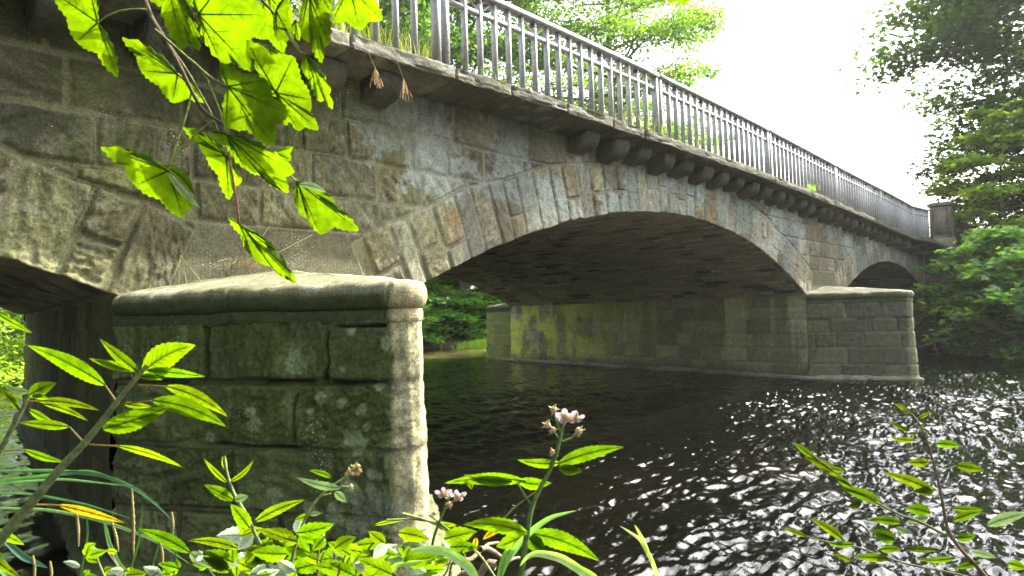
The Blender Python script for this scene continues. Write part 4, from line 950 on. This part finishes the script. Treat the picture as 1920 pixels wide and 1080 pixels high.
def bud(m, px, py, d, r, petals=0, c=(.42, .30, .16)):
    p = at(px, py, d); R_ = r/1280*d
    th = np.linspace(0, math.pi, 7)[:, None]; ph = np.linspace(0, 2*math.pi, 9)[None]
    V = p+R_*.62*np.stack([np.sin(th)*np.cos(ph), np.sin(th)*np.sin(ph), np.cos(th)+0*ph], -1)
    m.add(V.reshape(-1, 3), gridfaces(7, 9), c)
    for k in range(5 if not petals else 7):      # sepals / stamens
        a = r4.random()*6.28; q = p+R_*(math.cos(a)*CX*1.1+math.sin(a)*CU*1.1-CF*.2); m.tube([p, (p+q)/2-CF*R_*.2, q], [R_*.22, R_*.16, R_*.04], 4, (.35, .40, .16) if k % 2 else (.45, .30, .22))
    for k in range(petals):
        a = k*2*math.pi/petals+.4+r4.uniform(-.2, .2); e = math.cos(a)*CX+math.sin(a)*CU*.6+CU*.15; s = np.cross(e, CF); s /= np.linalg.norm(s)
        V = [p+e*R_*.3, p+e*R_*1.0+s*R_*.42-CF*R_*.2, p+e*R_*1.55+s*R_*.22, p+e*R_*1.55-s*R_*.22, p+e*R_*1.0-s*R_*.42-CF*R_*.2]
        m.add(V, [[0, 1, 2, 3, 4]], (.62, .44, .50))
BRS = (.16, .26, .07)
br = plant("bramble_plant", "flowering bramble stem with pink blossoms standing against the dark river", "plant",
      [([(972, 1110), (985, 1020), (996, 950), (1012, 915), (1030, 885), (1044, 850), (1053, 810), (1057, 790)], 6.5, 3), ([(997, 950), (982, 925), (970, 905)], 3, 2), ([(935, 985), (960, 955), (1000, 925), (1015, 915)], 1.8, 1.5, 1.5, (.35, .33, .05)),
       ([(1050, 825), (1040, 812), (1030, 800)], 2.2, 1.5), ([(1053, 815), (1045, 795), (1038, 772)], 2.2, 1.5), ([(1056, 795), (1060, 785)], 2.5, 2), ([(1055, 828), (1070, 822), (1083, 814)], 2.2, 1.5), ([(1046, 856), (1038, 848)], 2, 1.5)],
      [((1046, 870), (1170, 838), 15, dict(bend=-5)), ((1050, 868), (970, 862), 10), ((1047, 876), (1093, 884), 11, dict(bend=2)), ((985, 902), (833, 906), 13, dict(bend=6)), ((960, 903), (868, 890), 11), ((972, 902), (1034, 905), 13, dict(bend=4)), ((880, 893), (884, 918), 9),
       ((990, 1000), (868, 984), 17, dict(bend=8)), ((985, 1002), (930, 1025), 19), ((990, 1000), (1124, 1052), 20, dict(bend=-10)), ((988, 1004), (1022, 1036), 17), ((940, 985), (905, 1012), 8, dict(col='y')), ((893, 1008), (890, 1035), 6, dict(col='y'))], 1.5, stemc=BRS)
m = MB(); bud(m, 1063, 783, 1.5, 15, 5); bud(m, 1081, 784, 1.5, 10, 4); m.build("blossom", M_PETAL, br)
for q in [(1038, 768, 11), (1026, 797, 11), (1037, 806, 9), (1085, 808, 12), (1036, 848, 9)]:
    m = MB(); bud(m, q[0], q[1], 1.5, q[2]); m.build("bud", M_PETAL, br)
br = plant("bramble_plant", "small bramble spray with two open pinkish white flowers at the pier foot", "plant",
      [([(800, 1110), (812, 1010), (825, 975), (838, 945), (843, 932)], 3.5, 2), ([(843, 945), (836, 933)], 1.5, 1.2), ([(840, 945), (852, 940), (857, 935)], 1.5, 1.2), ([(755, 963), (800, 975), (850, 1000), (900, 1040), (930, 1085)], 2.5, 2, 1.7, (.38, .42, .16)), ([(725, 975), (770, 973), (820, 980)], 2, 1.4, 1.7, (.38, .42, .16)), ([(805, 965), (850, 1000), (880, 1060)], 2, 1.6, 1.7, (.3, .38, .14))],
      [((815, 980), (857, 984), 6), ((820, 985), (853, 1000), 7), ((800, 1010), (755, 1010), 7), ((700, 985), (762, 975), 4)], 1.7, stemc=BRS)
for q in [(832, 926), (859, 931)]:
    m = MB(); bud(m, q[0], q[1], 1.7, 11, 5); m.build("blossom", M_PETAL, br)
m = MB(); bud(m, 843, 946, 1.7, 9); bud(m, 815, 962, 1.7, 7); m.build("bud", M_PETAL, br)
br = plant("bramble_plant", "thin bramble stalk carrying a cluster of green and reddish buds before the dark pier", "plant",
      [([(545, 1060), (560, 1000), (580, 955), (600, 930), (620, 912), (640, 900), (655, 888), (668, 876)], 3.5, 1.6), ([(640, 912), (660, 912)], 1.4, 1.2), ([(602, 930), (622, 925)], 1.5, 1.2)],
      [((640, 915), (556, 895), 9, dict(col='p', bend=-4)), ((622, 895), (579, 882), 6), ((628, 922), (650, 942), 9, dict(col='p')), ((580, 965), (605, 962), 5, dict(col='p')), ((578, 965), (552, 975), 7)], 1.55, stemc=(.30, .36, .12))
for q in [(663, 876, 7), (671, 874, 7), (655, 882, 7), (674, 882, 6), (660, 888, 6), (650, 889, 6), (669, 888, 6), (658, 912, 7)]:
    m = MB(); bud(m, q[0], q[1], 1.55, q[2], 0, (.45, .33, .12)); m.build("bud", M_PETAL, br)
plant("willowherb_plant", "young willowherb shoot with wavy pale green leaves in front of the pier", "plant",
      [([(515, 1100), (500, 1050), (478, 1000), (460, 960), (443, 935), (430, 905), (423, 875), (421, 856)], 4.5, 2)],
      [((426, 905), (382, 859), 6), ((422, 880), (417, 855), 4), ((425, 882), (423, 852), 4), ((430, 903), (476, 861), 5, dict(bend=6)), ((438, 938), (382, 909), 12), ((440, 938), (466, 930), 9, dict(col='p')), ((468, 990), (432, 945), 16), ((478, 978), (572, 937), 11, dict(bend=-4)),
       ((450, 1030), (352, 1014), 10, dict(bend=6)), ((356, 1036), (258, 992), 14, dict(bend=5)), ((356, 1036), (400, 1065), 14, dict(col='p')), ((495, 1045), (455, 1025), 17), ((495, 1045), (510, 1012), 18), ((468, 992), (455, 1000), 5)], 1.5, stemc=(.30, .38, .16), gy=.0009)
# ---- bramble thicket along the bottom
def thicket(name, label, x0, x1, y0, y1, n, dep, seed, szr=(28, 60)):
    r_ = random.Random(seed); st = []; lv = []
    for i in range(max(7, n//2)):
        a = (r_.uniform(x0, x1), 1120); b = (a[0]+r_.uniform(-70, 70), r_.uniform(y0, y1)); mid = ((a[0]+b[0])/2+r_.uniform(-25, 25), (a[1]+b[1])/2)
        st.append(([a, mid, b], 2.6, 1.5, dep+r_.uniform(-.1, .25), (.20, .16, .08) if i % 3 else (.26, .33, .12)))
    for i in range(n):
        c = np.array([r_.uniform(x0, x1), y0+(y1-y0)*r_.random()**.7]); th = r_.uniform(-.5, .7)+(math.pi if r_.random() < .5 else 0); L_ = r_.uniform(*szr)
        for k, (da, kl) in enumerate([(0, 1), (1.0, .75), (-1.0, .75)][:r_.choice([1, 3, 3])]):
            t = c+np.array([math.cos(th+da), math.sin(th+da)*.62])*L_*kl
            o_ = dict(d0=dep+r_.uniform(-.12, .3), gy=r_.uniform(.0004, .0016), serr=.09, fold=.35)
            if r_.random() < .24: o_['col'] = 'p'; o_['gy'] = -.0012
            lv.append((tuple(c), tuple(t), L_*kl*r_.uniform(.19, .30), o_))
    return plant(name, label, "bush", st, lv, dep, "low brambles along the near bank", (.24, .28, .10))
thicket("bramble_bush", "low bramble leaves at the bottom between the sedge and the willowherb", 150, 430, 1022, 1085, 13, 1.55, 1, (22, 46))
thicket("bramble_bush", "dense pale and bright bramble leaves at the bottom left of the pier corner", 430, 670, 985, 1085, 26, 1.5, 2, (46, 84))
thicket("bramble_bush", "bright bramble leaves hiding the foot of the near pier's corner", 650, 850, 990, 1085, 17, 1.55, 3, (44, 84))
o = empty("grass_clump", (0, 0, 0)); setp(o, "broad pale grass blades curving up from the bottom beside the flowering bramble", "grass clump"); m = MB()
for p, w, c, dd in [([(905, 1110), (880, 1062), (840, 1035), (800, 1028), (760, 1034)], 9, (.22, .33, .14), 1.45), ([(1120, 1110), (1090, 1070), (1050, 1045), (1005, 1036), (985, 1045), (975, 1062)], 8, (.26, .36, .16), 1.45), ([(925, 1110), (950, 1050), (990, 1000), (1030, 970), (1082, 957)], 6, (.16, .28, .13), 1.5),
                    ([(1150, 1120), (1110, 1080), (1060, 1050)], 7, (.20, .32, .08), 1.4), ([(700, 1110), (740, 1060), (800, 1050)], 5, (.2, .3, .1), 1.5), ([(930, 1110), (945, 1040), (962, 1015)], 5, (.14, .26, .05), 1.5)]: grassblade(m, p, w, dd, c)
m.build("blades", M_GRASS, o, True)
o = empty("grass_sprig", (0, 0, 0)); setp(o, "pale forked grass seed stem at the bottom over the water", "grass stem"); m = MB()
grassblade(m, [(1245, 1120), (1222, 1050), (1200, 1010), (1162, 986)], 4, 1.6, (.36, .40, .22)); grassblade(m, [(1222, 1055), (1205, 1012), (1190, 984)], 4, 1.6, (.36, .40, .22)); m.build("blades", M_GRASS, o, True)
# ---- willow shoot at lower right
plant("willow_shoot", "spreading shoot with small green leaves at lower right over the glinting water", "plant",
      [([(1870, 1110), (1835, 1065), (1805, 1035), (1776, 1000), (1770, 955), (1757, 890), (1738, 825), (1722, 785), (1690, 762)], 4.2, 1.3, 1.8, (.20, .15, .11)), ([(1775, 1005), (1720, 975), (1690, 968), (1640, 940), (1600, 915), (1560, 880), (1520, 850), (1500, 838)], 3, 1.1, 1.8, (.17, .17, .08)),
       ([(1880, 1100), (1790, 1075), (1700, 1058), (1660, 1045), (1600, 1022), (1540, 1015), (1465, 990)], 2.6, 1.1, 1.85, (.16, .18, .09)), ([(1755, 870), (1775, 880), (1795, 872)], 1.2, 1), ([(1742, 838), (1755, 828)], 1.2, 1)],
      [((1526, 858), (1486, 828), 7), ((1574, 892), (1508, 856), 11), ((1596, 912), (1566, 892), 8), ((1655, 945), (1571, 912), 12, dict(bend=3)), ((1615, 944), (1590, 950), 9), ((1752, 921), (1655, 886), 11, dict(bend=3)), ((1755, 918), (1712, 922), 9), ((1742, 866), (1700, 866), 10), ((1793, 872), (1845, 882), 10),
       ((1755, 832), (1801, 837), 9), ((1716, 825), (1668, 820), 6), ((1706, 808), (1667, 790), 5), ((1722, 812), (1700, 814), 4), ((1745, 962), (1696, 952), 13), ((1785, 952), (1845, 955), 7), ((1786, 975), (1843, 958), 10), ((1690, 980), (1624, 976), 9), ((1678, 1014), (1634, 996), 15), ((1582, 1013), (1519, 972), 9),
       ((1512, 1006), (1464, 989), 5), ((1602, 1020), (1551, 1018), 7), ((1668, 1048), (1598, 1044), 9), ((1598, 1052), (1560, 1038), 5), ((1792, 1046), (1718, 1048), 7), ((1838, 1055), (1788, 1066), 8), ((1700, 1028), (1760, 1032), 7), ((1650, 1030), (1690, 1030), 9), ((1822, 1034), (1869, 1046), 8, dict(col='p')), ((1890, 1056), (1925, 1066), 11),
       ((1850, 985), (1930, 962), 13, dict(col='p')), ((1792, 1008), (1830, 1005), 10), ((1680, 990), (1710, 1000), 7, dict(col='p')), ((1740, 970), (1700, 978), 8, dict(col='p')), ((1700, 768), (1677, 757), 4), ((1712, 775), (1690, 772), 3), ((1722, 785), (1748, 772), 4), ((1728, 795), (1728, 805), 5), ((1540, 868), (1565, 872), 5), ((1560, 878), (1585, 885), 6)], 1.8, gy=.0005, gs=.6)

# ---- weeds on the bridge
o = empty("dry_grass_tuft", (0, 0, 0)); setp(o, "dry straw coloured grass heads hanging over the edge of the bridge slab", "grass tuft"); m = MB()
for a, b in [((678, 75), (703, 128)), ((734, 92), (757, 150))]:
    m = MB(); P = np.stack([onplane(a[0]+(b[0]-a[0])*t, a[1]+(b[1]-a[1])*t**1.2, -.66) for t in np.linspace(0, 1, 10)]); m.tube(P, .0035, 4, (.34, .25, .13)); e = P[-1]
    for k in range(26):
        t = k/26; s = e+np.array([0, 0, .02-.10*t]); dx = r4.uniform(-.05, .07)*(.4+t); q = s+np.array([dx, r4.uniform(-.03, .03), -.07-.09*r4.random()]); m.tube([s, (s+q)/2+np.array([dx*.3, 0, .01]), q], [.0018, .003, .0042], 4, (.40, .28, .15))
    m.build("seed_head", M_DRY, o)
def tuft(name, label, xs_, y0, n, h, w, col, cat="grass tuft", lean=.35, group="weeds along the bridge edge", kind=None):
    rg = np.random.default_rng(int(xs_[0]*77)); p = np.stack([rg.uniform(xs_[0], xs_[1], n), y0+rg.normal(size=n)*.10, np.zeros(n)], 1); p[:, 2] = ztop(p[:, 0])
    V, F, c = blades("g", p, h, w, col, rg, lean); o = mesh(name, V, F, M_GRASS, None, c); setp(o, label, cat, group, kind)
tuft("grass_tuft", "dense straw and green grass growing round the posts at the left end of the railing", (3.5, 5.3), -.36, 420, .42, .006, (.34, .34, .10))
tuft("grass_tuft", "short green grass at the railing foot under the hanging leaves", (2.6, 3.9), -.40, 260, .22, .007, (.20, .27, .06))
tuft("grass_tuft", "thin dry grass in the railing just before the second double post", (9.0, 10.3), -.40, 130, .40, .007, (.33, .31, .12))
tuft("grass_tuft", "thin green grass in the railing just beyond the second double post", (10.8, 13.0), -.40, 150, .32, .008, (.20, .28, .06))
tuft("grass_tuft", "small bright weed on the slab edge below the far railing", (17.4, 17.75), -.56, 60, .20, .012, (.24, .34, .05))
tuft("grass_tuft", "sparse grass along the railing foot between the first and second double posts", (5.6, 8.8), -.40, 120, .18, .006, (.24, .28, .08))
o = empty("dead_weed", (0, 0, 0)); setp(o, "tangled brown dead weed lying on top of the near pier cap", "weed"); m = MB()
for k in range(70):
    p = onplane(r4.uniform(425, 505), r4.uniform(500, 514), -.10); d = np.array([r4.uniform(-.22, .22), r4.uniform(-.14, .05), r4.uniform(-.02, .16)]); m.tube([p, p+d*.5+np.array([0, 0, .05]), p+d], .0018, 4, (.22, .15, .08) if k % 3 else (.30, .27, .12))
for a, b in [((335, 535), (338, 478)), ((338, 478), (384, 536)), ((470, 500), (586, 440)), ((450, 500), (505, 425)), ((345, 500), (350, 535))]:
    m.tube([onplane(*a, -.12), onplane(*b, -.16)], .0022, 4, (.36, .32, .10))
m.build("stems", M_DRY, o)
m = MB()
for p, q, r0 in [((800, 1075), (935, 1020), .02), ((930, 1060), (860, 1085), .03), ((900, 1030), (985, 1055), .018)]:
    a = onplane(*p, -3.2); b = onplane(*q, -3.0); tt = np.linspace(0, 1, 8)[:, None]; m.tube(a+(b-a)*tt+.02*np.sin(tt*9)*np.array([0, .5, 1]), np.linspace(r0, r0*.5, 8), 6, (.26, .20, .15))
o = m.build("driftwood", M_BARK, None, True); setp(o, "bare driftwood sticks on the mud at the foot of the near pier", "driftwood", kind='stuff')
